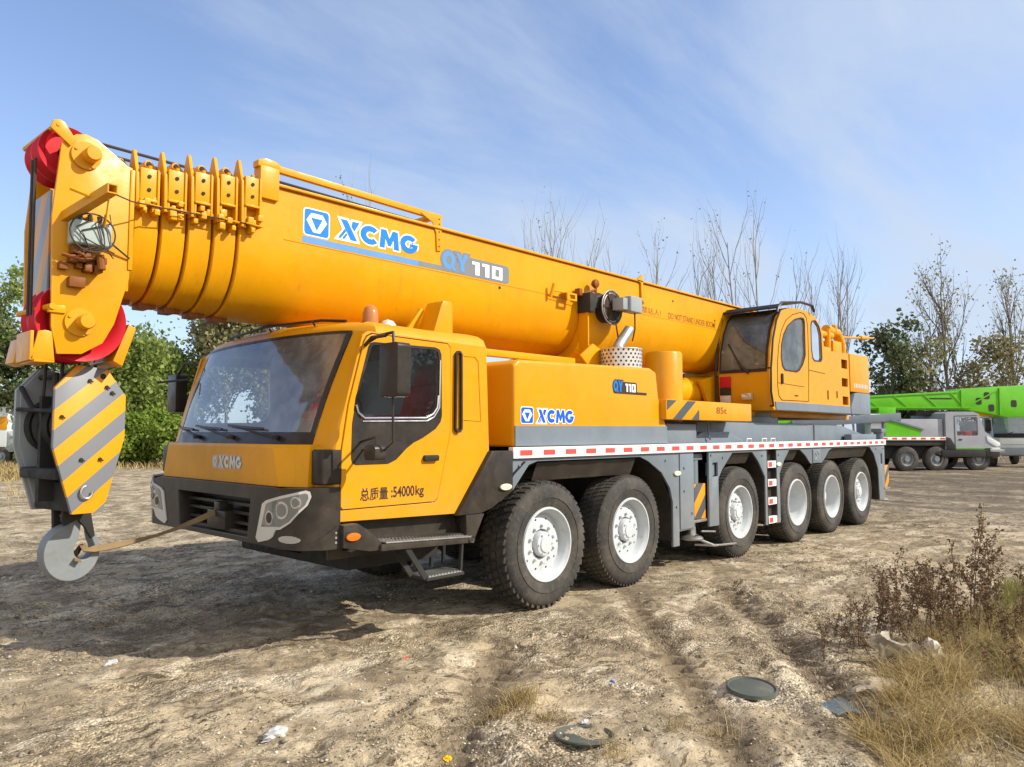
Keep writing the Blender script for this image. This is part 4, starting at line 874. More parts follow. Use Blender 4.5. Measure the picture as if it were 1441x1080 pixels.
# ---- boom head
HEAD = [(-3.99, 3.655), (-3.955, 3.70), (-3.90, 3.74), (-3.84, 3.755), (-3.765, 3.735), (-3.56, 3.60), (-3.53, 3.595), (-3.525, 3.30), (-3.53, 2.79), (-3.62, 2.45), (-3.69, 2.31), (-3.82, 2.225), (-3.97, 2.215), (-4.01, 2.40), (-4.03, 3.15)]
for y0, y1 in ((.865, .895), (1.50, 1.53)):
    m = MB(); m.prism(HEAD, 'y', y0, y1, .004)
    if y0 < 1:
        for z in (3.60, 2.44):
            m.lathe([(.095, .0), (.095, -.018), (.001, -.02)], (-3.84, y0, z), 'y', 24); m.lathe([(.052, 0), (.052, -.10), (.045, -.112), (.001, -.113)], (-3.82, y0, z), 'y', 20)
            m.lathe([(.011, -.018), (.011, -.028), (.001, -.028)], (-3.905, y0, z + .035), 'y', 8); m.lathe([(.011, -.018), (.011, -.028), (.001, -.028)], (-3.80, y0, z - .07), 'y', 8)
        m.prism([(-4.065, 3.735), (-4.05, 3.79), (-4.01, 3.805), (-3.98, 3.79), (-3.91, 3.69), (-3.94, 3.64)], 'y', .845, .864, .003)
        m.lathe([(.012, -.001), (.012, -.006), (.001, -.006)], (-4.02, .845, 3.765), 'y', 8)
        m.lathe([(.010, -.001), (.010, -.006), (.001, -.006)], (-3.81, y0, 2.80), 'y', 8); m.lathe([(.008, -.001), (.008, -.006), (.001, -.006)], (-3.62, y0, 3.0), 'y', 8)
    m.build('head_plate', 'yellow', boom)
m = MB(); m.box(-3.545, -3.515, .855, 1.93, 2.85, 3.58, .004); m.box(-3.60, -3.52, .90, 1.88, 2.70, 3.52, .01); m.tube([(-4.03, .86, 3.76), (-4.05, 1.51, 3.76)], .018, 8); m.tube([(-4.01, .84, 2.53), (-4.08, 1.34, 2.52)], .022, 8); m.box(-4.03, -3.93, .85, .90, 2.49, 2.54, .004)
m.build('head_frame', 'boomyel', boom)
for xc, zc, r, ys in ((-3.925, 3.625, .180, (1.04, 1.20)), (-3.80, 2.465, .285, (1.02, 1.20))):
    for y in ys:
        m = MB(); m.lathe([(.05, -.03), (r * .7, -.03), (r * .82, -.07), (r, -.085), (r + .002, -.07), (r - .035, -.015), (r - .035, .015), (r + .002, .07), (r, .085), (r * .82, .07), (r * .75, .03), (.05, .03)], (xc, y, zc), 'y', 48); m.build('sheave', 'red', boom)
m = MB(); m.box(-4.005, -3.99, 1.02, 1.49, 2.62, 3.36, .003); m.build('striped_plate', 'hazardx', boom)
m = MB()
for y in (1.03, 1.10): m.tube([(-4.10, y, 3.56), (-4.09, y, 2.48)], .0095, 6)
m.build('reeved_rope', 'rope', boom)
m = MB(); m.prism([(-4.12, 2.17), (-4.08, 2.36), (-4.04, 2.37), (-4.00, 2.36), (-3.98, 2.165)], 'y', .87, .89, .003); m.box(-4.125, -4.105, .87, 1.20, 2.165, 2.36, .004); m.box(-4.10, -3.98, .87, 1.20, 2.155, 2.175, .004)
m.prism([(-4.13, 2.17), (-4.10, 2.34), (-4.05, 2.33), (-4.06, 2.15)], 'y', 1.24, 1.46, .01)
m.build('rope_guard', 'yellow', boom); m = MB(); m.prism([(-3.59, 2.20), (-3.49, 2.475), (-3.44, 2.445), (-3.525, 2.165)], 'y', .95, 1.45, .006); m.build('rope_guard', 'yellow', boom)
m = MB(); m.box(-3.945, -3.70, .72, .835, 2.955, 3.115, .018, 0, 3); m.box(-3.92, -3.72, .835, .866, 2.98, 3.09)
jb = m.build('junction_box', 'boxg', boom)
r_ = random.Random(3); m = MB()
for q in range(5):
    p = [Vector((-3.9 + .2 * r_.random(), .70, 3.13 + .05 * r_.random()))]
    for s in range(4): p.append(Vector((-3.95 + .26 * r_.random(), .685 + .03 * r_.random(), 3.08 - s * .07 + .05 * r_.random())))
    m.tube(p, .0045, 5)
m.tube([(-3.83 + .14 * math.cos(a), .69, 3.03 + .13 * math.sin(a)) for a in [2 * math.pi * i / 24 for i in range(25)]], .006, 5)
for x in (-3.88, -3.82, -3.76): m.tube([(x, .78, 3.11), (x - .01, .77, 3.17)], .016, 8)
m.build('loose_wiring', 'rope', jb)
m = MB()
for q in range(16): x, z, h = -3.97 + .24 * r_.random(), 2.80 + .13 * r_.random(), .012 + .02 * r_.random(); m.box(x - h, x + h, .76 + .05 * r_.random(), .865, z - h, z + h, .005)
m.tube([(-3.98, .8, 2.88), (-3.86, .76, 2.85), (-3.74, .78, 2.90)], .014, 6); m.tube([(-3.76, .76, 2.90), (-3.75, .75, 2.80)], .026, 10); m.box(-3.93, -3.83, .80, .866, 2.67, 2.74, .006)
m.build('valve_cluster', 'vbrown', jb)
m = MB(); a_, b_ = Vector((-3.945, .865, 3.15)), Vector((-3.80, .44, 3.285)); m.plate([(-.032, -.032), (.032, -.032), (.032, .032), (-.032, .032)], [[(-.024, -.024), (.024, -.024), (.024, .024), (-.024, .024)]], 'y', 0, .43)
xf = Matrix.Translation(b_) @ Matrix(((1, a_.x - b_.x and (a_.x - b_.x) / .43, 0, 0), (0, (a_.y - b_.y) / .43, 0, 0), (0, (a_.z - b_.z) / .43, 1, 0), (0, 0, 0, 1)))
bmesh.ops.transform(m.bm, matrix=xf, verts=m.bm.verts[:])
m.tube([(-4.0, .62, 3.28), (-3.87, .60, 3.245)], .012, 6); m.box(-3.93, -3.80, .78, .866, 3.145, 3.155); m.tube([(-3.81, .47, 3.26), (-3.79, .60, 3.06)], .006, 5); m.build('bracket_arm', 'boomyel', boom)
m = MB(); m.tube([(-3.80, .46, 3.26), (-3.6, .66, 3.29), (-3.35, .79, 3.33), (-3.0, .82, 3.35), (-2.6, .82, 3.36)], .0055, 5); m.tube([(-3.7, .80, 3.02), (-3.54, .85, 2.93)], .007, 5); m.build('signal_wire', 'rope', boom)

# ================================================================ hook block hanging from the boom head
HB = thing('hook_block', 'black and yellow striped hook block with a grey hook, hanging below the boom head', 'hook block', (-3.722, YC, 0))
HB['_b'] = [0, 0, 0]; HB.rotation_euler = (0, 0, math.radians(8.5))
OCT = [(-.245, 2.00), (-.105, 2.165), (.105, 2.15), (.245, 1.96), (.245, 1.65), (.105, 1.12), (-.105, 1.12), (-.245, 1.59)]
m = MB(); m.prism(OCT, 'y', -.315, -.285, .003); n_ = m.build('cheek_plate', 'hazard', HB)
m = MB()
for x, z in ((-.20, 1.80), (-.02, 2.06), (.10, 2.02), (-.06, 1.50), (.07, 1.50), (.14, 1.98)): m.lathe([(.012, -.316), (.012, -.33), (.001, -.331)], (x, 0, z), 'y', 8); m.tube([(x, -.325, z), (x + .02, -.33, z - .012)], .006, 5)
m.lathe([(.022, -.3155), (.001, -.3165)], (.075, 0, 2.095), 'y', 12); m.build('bolt', 'dark', n_)
m = MB(); m.tube([(-.02 + .04 * math.cos(a), -.335, 1.27 + .045 * math.sin(a)) for a in [math.radians(100 + i * 22) for i in range(13)]], .008, 6); m.build('ring', 'steel', n_)
m = MB(); m.prism(OCT, 'y', .285, .315, .003); m.prism([(x * .9, .1 + z * .95) for x, z in OCT], 'y', .265, .285, .003); m.build('cheek_plate', 'greyl', HB)
m = MB(); m.prism(OCT[:5] + OCT[6:], 'y', -.284, -.270); m.box(-.10, .10, -.28, .28, 1.13, 1.34, .02); m.box(-.21, .19, -.28, .28, 1.36, 1.44, .02); m.box(-.20, .21, -.02, .02, 1.2, 1.95)
m.box(-.05, .05, -.28, .28, 1.7, 1.78); m.tube([(-.235, -.28, 1.84), (-.235, .28, 1.86)], .014, 8); m.tube([(-.22, .27, 2.02), (-.23, .02, 1.84)], .018, 8); m.tube([(-.09, -.28, 2.10), (-.09, .28, 2.10)], .02, 8); m.tube([(.09, -.28, 2.10), (.09, .28, 2.10)], .02, 8)
m.build('block_body', 'dark', HB)
for y in (-.2, -.07, .07, .2):
    m = MB(); m.lathe([(.04, -.02), (.16, -.02), (.205, -.045), (.175, 0), (.205, .045), (.16, .02), (.04, .02)], (0, y, 1.74), 'y', 32); m.build('sheave', 'dark', HB)
m = MB()
for y, x in ((-.2, -.16), (-.07, .15), (.07, -.16), (.2, .15)): m.tube([(x, y, 1.80), (x * .9, y * .9, 2.30)], .012, 6)
m.tube([(-.14, -.08, 1.98), (-.15, -.1, 2.12)], .022, 8); m.build('rope', 'rope', HB)
HK = arc(0, .82, .195, .205, 50, -262, 40) + [(-.055, 1.09), (.06, 1.09), (.045, .945)] + arc(.082, .835, .075, .078, 122, 398, 22) + [(.125, .945)]
m = MB(); m.prism([(x + .03, z) for x, z in HK], 'y', -.06, .05, .028, 0, 4); m.build('hook', 'hookm', HB, 40)
m = MB(); m.prism([(-.06, 1.16), (.12, 1.16), (.165, .93), (.14, .91), (.09, 1.0), (.04, 1.06), (-.05, 1.02), (-.07, 1.06)], 'y', -.10, -.065, .004); m.prism([(-.06, 1.16), (.12, 1.16), (.06, 1.0), (-.05, .98)], 'y', .06, .10, .004); m.build('hook_latch', 'dark', HB)
# webbing strap from the hook to the bumper
def ribbon(P, w, t, name, matn):
    m = MB(); rows = []; P = [Vector(p) for p in P]
    for i, p in enumerate(P):
        tg = (P[min(i + 1, len(P) - 1)] - P[max(i - 1, 0)]).normalized(); a = tg.cross(Vector((.3, -.5, .8))).normalized(); tw = math.sin(i * .35) * .5
        a = Matrix.Rotation(tw, 3, tg) @ a; b = tg.cross(a); rows.append([p + a * w + b * t, p + a * w - b * t, p - a * w - b * t, p - a * w + b * t])
    vs = m.grid(rows, 0, True); m.bm.faces.new(vs[0][::-1]); m.bm.faces.new(vs[-1]); return m.build(name, matn, None, 50)
MT['strap'] = paint('worn_brown_webbing', (.21, .145, .075), .85, .4, (.06, .05, .03), .25)
A, B = Vector((-3.60, 1.33, .83)), Vector((-2.56, 1.32, 1.065)); pts = []
for i in range(21):
    u = i / 20; p = A.lerp(B, u); p.z -= .055 * 4 * u * (1 - u); pts.append(p)
st = ribbon([(-3.66, 1.30, .76), (-3.64, 1.45, .78), (-3.60, 1.42, .86)] + pts, .024, .005, 'towing_strap', 'strap')
tag(st, 'worn brown webbing strap stretched from the grey hook to the bumper', 'strap')
# ================================================================ ground
_T = RNG.random((256, 256))
def vn(x, y):
    xi = np.floor(x).astype(int); yi = np.floor(y).astype(int); fx = x - xi; fy = y - yi
    fx = fx * fx * (3 - 2 * fx); fy = fy * fy * (3 - 2 * fy); a = lambda i, j: _T[(xi + i) % 256, (yi + j) % 256]
    return (a(0, 0) * (1 - fx) + a(1, 0) * fx) * (1 - fy) + (a(0, 1) * (1 - fx) + a(1, 1) * fx) * fy - .5
def fbm(x, y, f, o=3):
    s, a = 0, 1
    for i in range(o): s = s + a * vn(x * f + 17.3 * i, y * f + 5.1 * i); f *= 2.03; a *= .5
    return s
RUT = []
def gh(x, y):
    x = np.asarray(x, float); y = np.asarray(y, float)
    h = .09 * fbm(x, y, .35, 2) + .020 * fbm(x, y, 1.6, 3)
    r = fbm(x + .3 * vn(x * 2, y * 2), y, 5.5, 3); h = h + .016 * r + .020 * np.maximum(0, fbm(x * .8, y, 9.0, 2) - .12)
    h = h + .010 * np.abs(fbm(x, y, 14, 2))
    pl = fbm(x + .25 * vn(x * 3, y * 3), y + .25 * vn(x * 3 + 9, y * 3), 2.3, 4); k_ = np.clip((pl + .02) / .05, 0, 1); h = h + .020 * k_ * k_ * (3 - 2 * k_)
    p2 = fbm(x + 40, y + 3, 6.5, 3); k_ = np.clip((p2 - .10) / .06, 0, 1); h = h + .012 * k_ * k_ * (3 - 2 * k_)
    # two wheel ruts running away from the camera, with churned edges
    for px, py, dx, dy, w, d in ((.5, -2.1, .77, .64, .13, .052), (-2.75, -1.75, .80, .60, .16, .046), (-.1, -1.35, .74, .67, .12, .036)):
        q = (x - px) * -dy + (y - py) * dx + .06 * vn(x * .9, y * .9); t = (x - px) * dx + (y - py) * dy
        fade = np.clip((3.2 - np.abs(t + .3)) / 1.2, 0, 1)
        h = h + fade * (-d * np.exp(-(q / w) ** 2) + .5 * d * (np.exp(-((q - 1.9 * w) / (.7 * w)) ** 2) + np.exp(-((q + 1.9 * w) / (.7 * w)) ** 2)) * (1 + 1.2 * vn(x * 6, y * 6)))
        h = h + fade * .014 * np.exp(-(q / w) ** 4) * np.sign(np.sin(t * 38 + np.abs(q) * 30)); RUT.append(fade * np.exp(-(q / w) ** 2))
    near = np.exp(-((np.clip(np.abs(y - 1.4) - 1.5, 0, 9)) / .35) ** 2) * ((x > -1) & (x < 10.5))
    h = h * (1 - .85 * near)
    return h
def steps(a, fn, b):
    o = [a]
    while o[-1] < b: o.append(o[-1] + fn(o[-1]))
    return o
us = [-300, -120, -50, -20, -8, -3, 0, 1.2] + steps(2.2, lambda u: .022 if u < 7.5 else (.022 + (u - 7.5) * .012), 60) + [75, 100, 140, 200, 320, 600, 1200]
vp = steps(0, lambda v: .028 if v < 4.6 else .028 + (v - 4.6) * .045, 60) + [80, 120, 200, 400, 1200]
vs_ = [-v for v in vp[:0:-1]] + vp
U, V = np.meshgrid(np.array(us), np.array(vs_), indexing='ij')
X = CAM.x + FWD.x * U + RGT.x * V; Y = CAM.y + FWD.y * U + RGT.y * V
D_ = np.hypot(U, V); RUT.clear(); Zg = gh(X, Y) * np.clip((90 - D_) / 60, 0, 1); GR = np.clip(sum(RUT), 0, 1).ravel()
co = np.stack([X, Y, Zg], -1).reshape(-1, 3); nu, nv = U.shape
idx = np.arange(nu * nv).reshape(nu, nv); fc = np.stack([idx[:-1, :-1], idx[:-1, 1:], idx[1:, 1:], idx[1:, :-1]], -1).reshape(-1, 4)[:, ::-1]
def np_mesh(name, co, faces, mat_, smooth=False, k=4):
    me = bpy.data.meshes.new(name); me.vertices.add(len(co)); me.vertices.foreach_set('co', np.ascontiguousarray(co, np.float32).ravel())
    n = len(faces); me.loops.add(n * k); me.loops.foreach_set('vertex_index', np.ascontiguousarray(faces, np.int32).ravel())
    me.polygons.add(n); me.polygons.foreach_set('loop_start', np.arange(n, dtype=np.int32) * k)
    me.update(calc_edges=True); me.materials.append(mat_)
    if smooth: me.shade_smooth()
    o = bpy.data.objects.new(name, me); COL.objects.link(o); return o

def ground_mat():
    m, n, l, p = newmat('dry_mud_and_gravel')
    tc = node(n, 'ShaderNodeTexCoord'); P = tc.outputs['Object']
    def mp(scale, rot=0):
        q = node(n, 'ShaderNodeMapping'); q.inputs['Scale'].default_value = scale; q.inputs['Rotation'].default_value = (0, 0, rot); l.new(P, q.inputs[0]); return q.outputs[0]
    big = noise(n, l, .42, 4, .6, vec=P); med = noise(n, l, 2.1, 8, .68, vec=P, dist=.4); fine = noise(n, l, 16, 8, .7, vec=P)
    gm = mrange(n, l, noise(n, l, .6, 5, .62, vec=mp((1, 1, 1), 1.0)), .44, .58, 0, 1)
    col = mixc(n, l, mrange(n, l, big, .36, .62, 0, 1), (.49, .395, .255), (.35, .28, .185))
    col = mixc(n, l, mrange(n, l, med, .43, .62, 0, .85), col, (.175, .135, .088))
    pale = noise(n, l, 1.5, 9, .66, vec=mp((1, 1.8, 1), .6), dist=.6)
    col = mixc(n, l, mrange(n, l, pale, .51, .62, 0, .8), col, (.60, .51, .37))
    vo = node(n, 'ShaderNodeTexVoronoi'); vo.inputs['Scale'].default_value = 58; l.new(P, vo.inputs['Vector'])
    hs = node(n, 'ShaderNodeSeparateColor'); l.new(vo.outputs['Color'], hs.inputs[0])
    cell = mrange(n, l, hs.outputs[0], 0, 1, .40, 1.45)
    cc = node(n, 'ShaderNodeCombineColor'); [l.new(cell, cc.inputs[i]) for i in range(3)]
    gcol = mixc(n, l, 1.0, col, cc.outputs[0], 'MULTIPLY'); gk = node(n, 'ShaderNodeMath', operation='MULTIPLY'); l.new(gm, gk.inputs[0]); gk.inputs[1].default_value = .75
    col = mixc(n, l, gk.outputs[0], col, gcol)
    # dark organic debris in ragged streaks, and cracks between the mud plates
    deb = noise(n, l, 4.2, 12, .76, vec=mp((1, 2.2, 1), .75), dist=.9); dmask = noise(n, l, .75, 5, .6, vec=mp((1, 1, 1), 2.0))
    dk = node(n, 'ShaderNodeMath', operation='MULTIPLY'); l.new(mrange(n, l, deb, .525, .585, 0, .95), dk.inputs[0]); l.new(mrange(n, l, dmask, .38, .56, .15, 1), dk.inputs[1])
    col = mixc(n, l, dk.outputs[0], col, (.095, .072, .045))
    vc = node(n, 'ShaderNodeTexVoronoi', feature='DISTANCE_TO_EDGE'); vc.inputs['Scale'].default_value = 4.6
    wv = node(n, 'ShaderNodeVectorMath', operation='ADD'); l.new(P, wv.inputs[0])
    wn = node(n, 'ShaderNodeTexNoise'); wn.inputs['Scale'].default_value = 4.5; wn.inputs['Detail'].default_value = 8; wn.inputs['Roughness'].default_value = .65; l.new(P, wn.inputs['Vector'])
    ws_ = node(n, 'ShaderNodeVectorMath', operation='SCALE'); l.new(wn.outputs['Color'], ws_.inputs[0]); ws_.inputs['Scale'].default_value = .7; l.new(ws_.outputs[0], wv.inputs[1]); l.new(wv.outputs[0], vc.inputs['Vector'])
    crk = mrange(n, l, vc.outputs['Distance'], .0, .018, 1, 0)
    cm = node(n, 'ShaderNodeMath', operation='MULTIPLY'); l.new(crk, cm.inputs[0]); l.new(mrange(n, l, noise(n, l, 1.1, 6, .65, vec=mp((1, 1, 1), .2)), .43, .55, 0, .95), cm.inputs[1])
    col = mixc(n, l, cm.outputs[0], col, (.12, .09, .055))
    spk = noise(n, l, 30, 6, .7, vec=mp((1, 1.6, 1), .4)); col = mixc(n, l, mrange(n, l, spk, .53, .66, 0, .72), col, (.12, .092, .058))
    ra = node(n, 'ShaderNodeAttribute', attribute_name='rut'); col = mixc(n, l, mrange(n, l, ra.outputs['Fac'], .2, .85, 0, .7), col, (.15, .112, .07))
    # damp churned band beside the far lorries
    sp = node(n, 'ShaderNodeSeparateXYZ'); l.new(P, sp.inputs[0])
    far = mrange(n, l, sp.outputs[0], 8, 15, 0, 1); fm = node(n, 'ShaderNodeMath', operation='MULTIPLY'); l.new(far, fm.inputs[0])
    l.new(mrange(n, l, noise(n, l, .5, 6, .65, vec=mp((1, .35, 1), .5)), .36, .56, .25, .85), fm.inputs[1])
    col = mixc(n, l, fm.outputs[0], col, (.10, .078, .055))
    l.new(col, p.inputs['Base Color']); p.inputs['Roughness'].default_value = .93; p.inputs['Specular IOR Level'].default_value = .2
    hb = node(n, 'ShaderNodeMath', operation='ADD'); l.new(fine, hb.inputs[0])
    vm = node(n, 'ShaderNodeMath', operation='MULTIPLY'); l.new(vo.outputs['Distance'], vm.inputs[0]); l.new(mrange(n, l, gm, 0, 1, -.12, -.75), vm.inputs[1]); l.new(vm.outputs[0], hb.inputs[1])
    h2 = node(n, 'ShaderNodeMath', operation='SUBTRACT'); l.new(hb.outputs[0], h2.inputs[0]); l.new(cm.outputs[0], h2.inputs[1])
    bump(n, l, h2.outputs[0], .75, .028, p); return m
MT['ground'] = ground_mat()
g = np_mesh('ground', co, fc, MT['ground'], True); at_ = g.data.attributes.new('rut', 'FLOAT', 'POINT'); at_.data.foreach_set('value', GR.astype(np.float32)); structure(g)

def island_mat(name, ramp_, rough=.85, transl=0, spec=.25):
    m, n, l, p = newmat(name); ge = node(n, 'ShaderNodeNewGeometry'); cr = node(n, 'ShaderNodeValToRGB'); l.new(ge.outputs['Random Per Island'], cr.inputs[0])
    el = cr.color_ramp.elements
    for i, c in enumerate(ramp_):
        e = el[i] if i < 2 else el.new(1); e.position = i / (len(ramp_) - 1); e.color = (*c, 1)
    for i, c in enumerate(ramp_): el[i].position = i / (len(ramp_) - 1); el[i].color = (*c, 1)
    l.new(cr.outputs[0], p.inputs['Base Color']); p.inputs['Roughness'].default_value = rough; p.inputs['Specular IOR Level'].default_value = spec
    if transl:
        o = [x for x in n if x.type == 'OUTPUT_MATERIAL'][0]; t = node(n, 'ShaderNodeBsdfTranslucent'); l.new(cr.outputs[0], t.inputs[0]); mx = node(n, 'ShaderNodeMixShader'); mx.inputs[0].default_value = transl
        l.new(p.outputs[0], mx.inputs[1]); l.new(t.outputs[0], mx.inputs[2]); l.new(mx.outputs[0], o.inputs[0])
    return m
MT['gravel'] = island_mat('gravel_stones', [(.12, .10, .07), (.42, .36, .27), (.22, .18, .12), (.58, .52, .42), (.09, .075, .055), (.34, .30, .24)])
MT['straw'] = island_mat('straw_and_twigs', [(.10, .075, .045), (.30, .23, .13), (.06, .045, .03), (.20, .15, .09)])
# loose stones
OCTA = np.array([(1, 0, 0), (-1, 0, 0), (0, 1, 0), (0, -1, 0), (0, 0, 1), (0, 0, -1)], float)
OF = np.array([(0, 2, 4), (2, 1, 4), (1, 3, 4), (3, 0, 4), (2, 0, 5), (1, 2, 5), (3, 1, 5), (0, 3, 5)])
def view_pts(n, u0, u1, pw=1.6, vmax=.75):
    u = u0 + (u1 - u0) * RNG.random(n) ** pw; v = (RNG.random(n) * 2 - 1) * (vmax * u + .4)
    return CAM.x + FWD.x * u + RGT.x * v, CAM.y + FWD.y * u + RGT.y * v, u, v
x, y, u, v = view_pts(52000, 3.2, 17)
keep = RNG.random(len(x)) < np.clip(.35 + 2.2 * fbm(x, y, .7, 2), .06, 1); x, y, u = x[keep], y[keep], u[keep]; n_ = len(x)
s = .0045 + .0085 * RNG.random(n_) ** 2.5 + .018 * (RNG.random(n_) > .985) * RNG.random(n_)
B_ = OCTA[None] * (s[:, None, None] * (.6 + .8 * RNG.random((n_, 6, 1)))) * np.array([1, 1, .65]); a = RNG.random(n_) * 6.28
Rx = B_[..., 0] * np.cos(a)[:, None] - B_[..., 1] * np.sin(a)[:, None]; Ry = B_[..., 0] * np.sin(a)[:, None] + B_[..., 1] * np.cos(a)[:, None]
co = np.stack([Rx + x[:, None], Ry + y[:, None], B_[..., 2] + (gh(x, y) + s * .25)[:, None]], -1).reshape(-1, 3)
fc = (OF[None] + (np.arange(n_) * 6)[:, None, None]).reshape(-1, 3)
o = np_mesh('gravel', co, fc, MT['gravel'], False, 3); tag(o, 'loose gravel and crumbs of dry mud strewn over the dirt', 'gravel', kind='stuff')
# straw, twigs
def sticks(x, y, L0, L1, r):
    n = len(x); a = RNG.random(n) * 6.28; Ls = L0 + (L1 - L0) * RNG.random(n) ** 2; z = gh(x, y) + r * 1.2; co = []; t = np.linspace(-.5, .5, 4); bend = (RNG.random(n) - .5) * .5
    rows = []
    for k in t:
        cx = x + np.cos(a) * Ls * k - np.sin(a) * Ls * bend * (k * k); cy = y + np.sin(a) * Ls * k + np.cos(a) * Ls * bend * k * k; cz = z + .006 + .01 * RNG.random(n)
        w = r * (1.1 - abs(k)); rows.append([np.stack([cx - np.sin(a) * w, cy + np.cos(a) * w, cz], -1), np.stack([cx + np.sin(a) * w, cy - np.cos(a) * w, cz], -1), np.stack([cx, cy, cz + w * 1.3], -1)])
    co = np.stack([np.stack(q, 1) for q in rows], 1).reshape(n, 12, 3)
    f = []
    for k in range(3):
        for j in range(3): f.append((k * 3 + j, k * 3 + (j + 1) % 3, k * 3 + 3 + (j + 1) % 3, k * 3 + 3 + j))
    return co.reshape(-1, 3), (np.array(f)[None] + (np.arange(n) * 12)[:, None, None]).reshape(-1, 4)
x, y, u, v = view_pts(5200, 3.3, 18)
keep = RNG.random(len(x)) < np.clip(.45 + 1.6 * fbm(x + 9, y, .8, 2), .05, 1)
co, fc = sticks(x[keep], y[keep], .02, .16, .0022); o = np_mesh('straw', co, fc, MT['straw']); tag(o, 'bits of straw and dark twigs scattered on the dirt', 'straw', kind='stuff')

# ---- grass
def blades(x, y, h, w, lean, z=None):
    n = len(x); a = RNG.random(n) * 6.28; d = RNG.random(n) * 6.28; z = gh(x, y) - .01 if z is None else z
    hh = h * (.45 + .8 * RNG.random(n)); ln = lean * (.2 + 1.1 * RNG.random(n)) * hh; rows = []
    for k, ww in ((0, 1), (.4, .85), (.75, .5), (1, .08)):
        cx = x + np.cos(d) * ln * k ** 1.8; cy = y + np.sin(d) * ln * k ** 1.8; cz = z + hh * (k - .28 * lean * k ** 2.4)
        rows.append(np.stack([np.stack([cx + np.cos(a) * w * ww, cy + np.sin(a) * w * ww, cz], -1), np.stack([cx - np.cos(a) * w * ww, cy - np.sin(a) * w * ww, cz], -1)], 1))
    co = np.stack(rows, 1).reshape(-1, 3)
    f = np.array([(0, 1, 3, 2), (2, 3, 5, 4), (4, 5, 7, 6)]); return co, (f[None] + (np.arange(n) * 8)[:, None, None]).reshape(-1, 4)
MT['drygrass'] = island_mat('dry_grass', [(.34, .24, .095), (.58, .44, .20), (.42, .30, .11), (.26, .21, .06), (.68, .55, .30), (.20, .125, .06), (.13, .085, .04)], .65, .35)
MT['greengrass'] = island_mat('yellow_green_grass', [(.13, .15, .025), (.25, .23, .06), (.10, .12, .02), (.36, .29, .11)], .7, .35)
def patch(n, u0, u1, f, clump=1.3):
    u = u0 + (u1 - u0) * RNG.random(n); v = 1.6 + 5 * RNG.random(n); px = 720.5 + 1050 * v / u
    x = CAM.x + FWD.x * u + RGT.x * v; y = CAM.y + FWD.y * u + RGT.y * v
    k = f(u, px, x, y) & (RNG.random(n) < np.clip(.5 + clump * fbm(x, y, 2.6, 2), .03, 1)); return x[k], y[k]
edge = lambda u, px, x, y: px > (1225 + np.clip(u - 4.6, 0, 9) * 42 + 130 * fbm(x, y, 1.9, 2))
x, y = patch(150000, 2.6, 6.6, edge, 2.2); kp = np.ones(len(x), bool)
for px, py, r in ((1256, 905, .17), (1248, 930, .14), (1222, 965, .17), (1168, 987, .16), (1298, 928, .12)):
    q = at(px, 1.69 * 1050 / (py - 609)); kp &= np.hypot(x - q.x, y - q.y) > r
x, y = x[kp], y[kp]; co, fc = blades(x, y, .27, .0021, 1.25); tag(np_mesh('dry_grass', co, fc, MT['drygrass']), 'tangled dry yellow grass on the rough ground at the lower right', 'grass', kind='stuff')
x, y = patch(40000, 4.8, 8.2, lambda u, px, x, y: px > (1330 + 80 * fbm(x, y, 1.5, 2) + np.abs(u - 6) * 30)); co, fc = blades(x, y, .20, .0024, .7)
tag(np_mesh('green_grass', co, fc, MT['greengrass']), 'yellow green grass behind the dry weeds at the right', 'grass', kind='stuff')
cx = []; cy = []
for px, u, r, n in ((728, 4.7, .13, 420), (700, 4.55, .16, 160), (770, 4.5, .14, 120), (1005, 4.3, .12, 60), (860, 4.0, .12, 120), (950, 4.35, .10, 60), (590, 4.3, .2, 60)):
    p = at(px, u); q = RNG.normal(size=(n, 2)) * r * .5; cx += list(p.x + q[:, 0]); cy += list(p.y + q[:, 1])
co, fc = blades(np.array(cx), np.array(cy), .13, .0017, 1.0); tag(np_mesh('grass_tuft', co, fc, MT['drygrass']), 'small dry grass tufts in the mud at the bottom centre', 'grass', kind='stuff')
# grassy verge under the far trees
n = 26000; u = 24 + 26 * RNG.random(n); px = np.where(RNG.random(n) < .6, -80 + 420 * RNG.random(n), 300 + 1300 * RNG.random(n)); v = (px - 720.5) / 1050 * u
x = CAM.x + FWD.x * u + RGT.x * v; y = CAM.y + FWD.y * u + RGT.y * v; k = ((u > 34) | (px < 40)) & (RNG.random(n) < np.clip(.5 + 1.5 * fbm(x, y, .3, 2), .02, 1)) & ((px < 1150) | (u > 42)); x, y = x[k], y[k]
co, fc = blades(x, y, .42, .020, .7, np.zeros(len(x))); tag(np_mesh('verge_grass', co, fc, MT['drygrass']), 'dry grass on the far verge below the trees', 'grass', kind='stuff')
x, y, u, v = view_pts(2600, 13, 24, 1.0, .75); k = (720.5 + 1050 * v / u < 60) & (u > 17) & (u < 23); co, fc = blades(x[k], y[k], .45, .008, .8, np.zeros(k.sum())); tag(np_mesh('verge_grass', co, fc, MT['drygrass']), 'tall dry grass at the left edge behind the hook block', 'grass', kind='stuff')

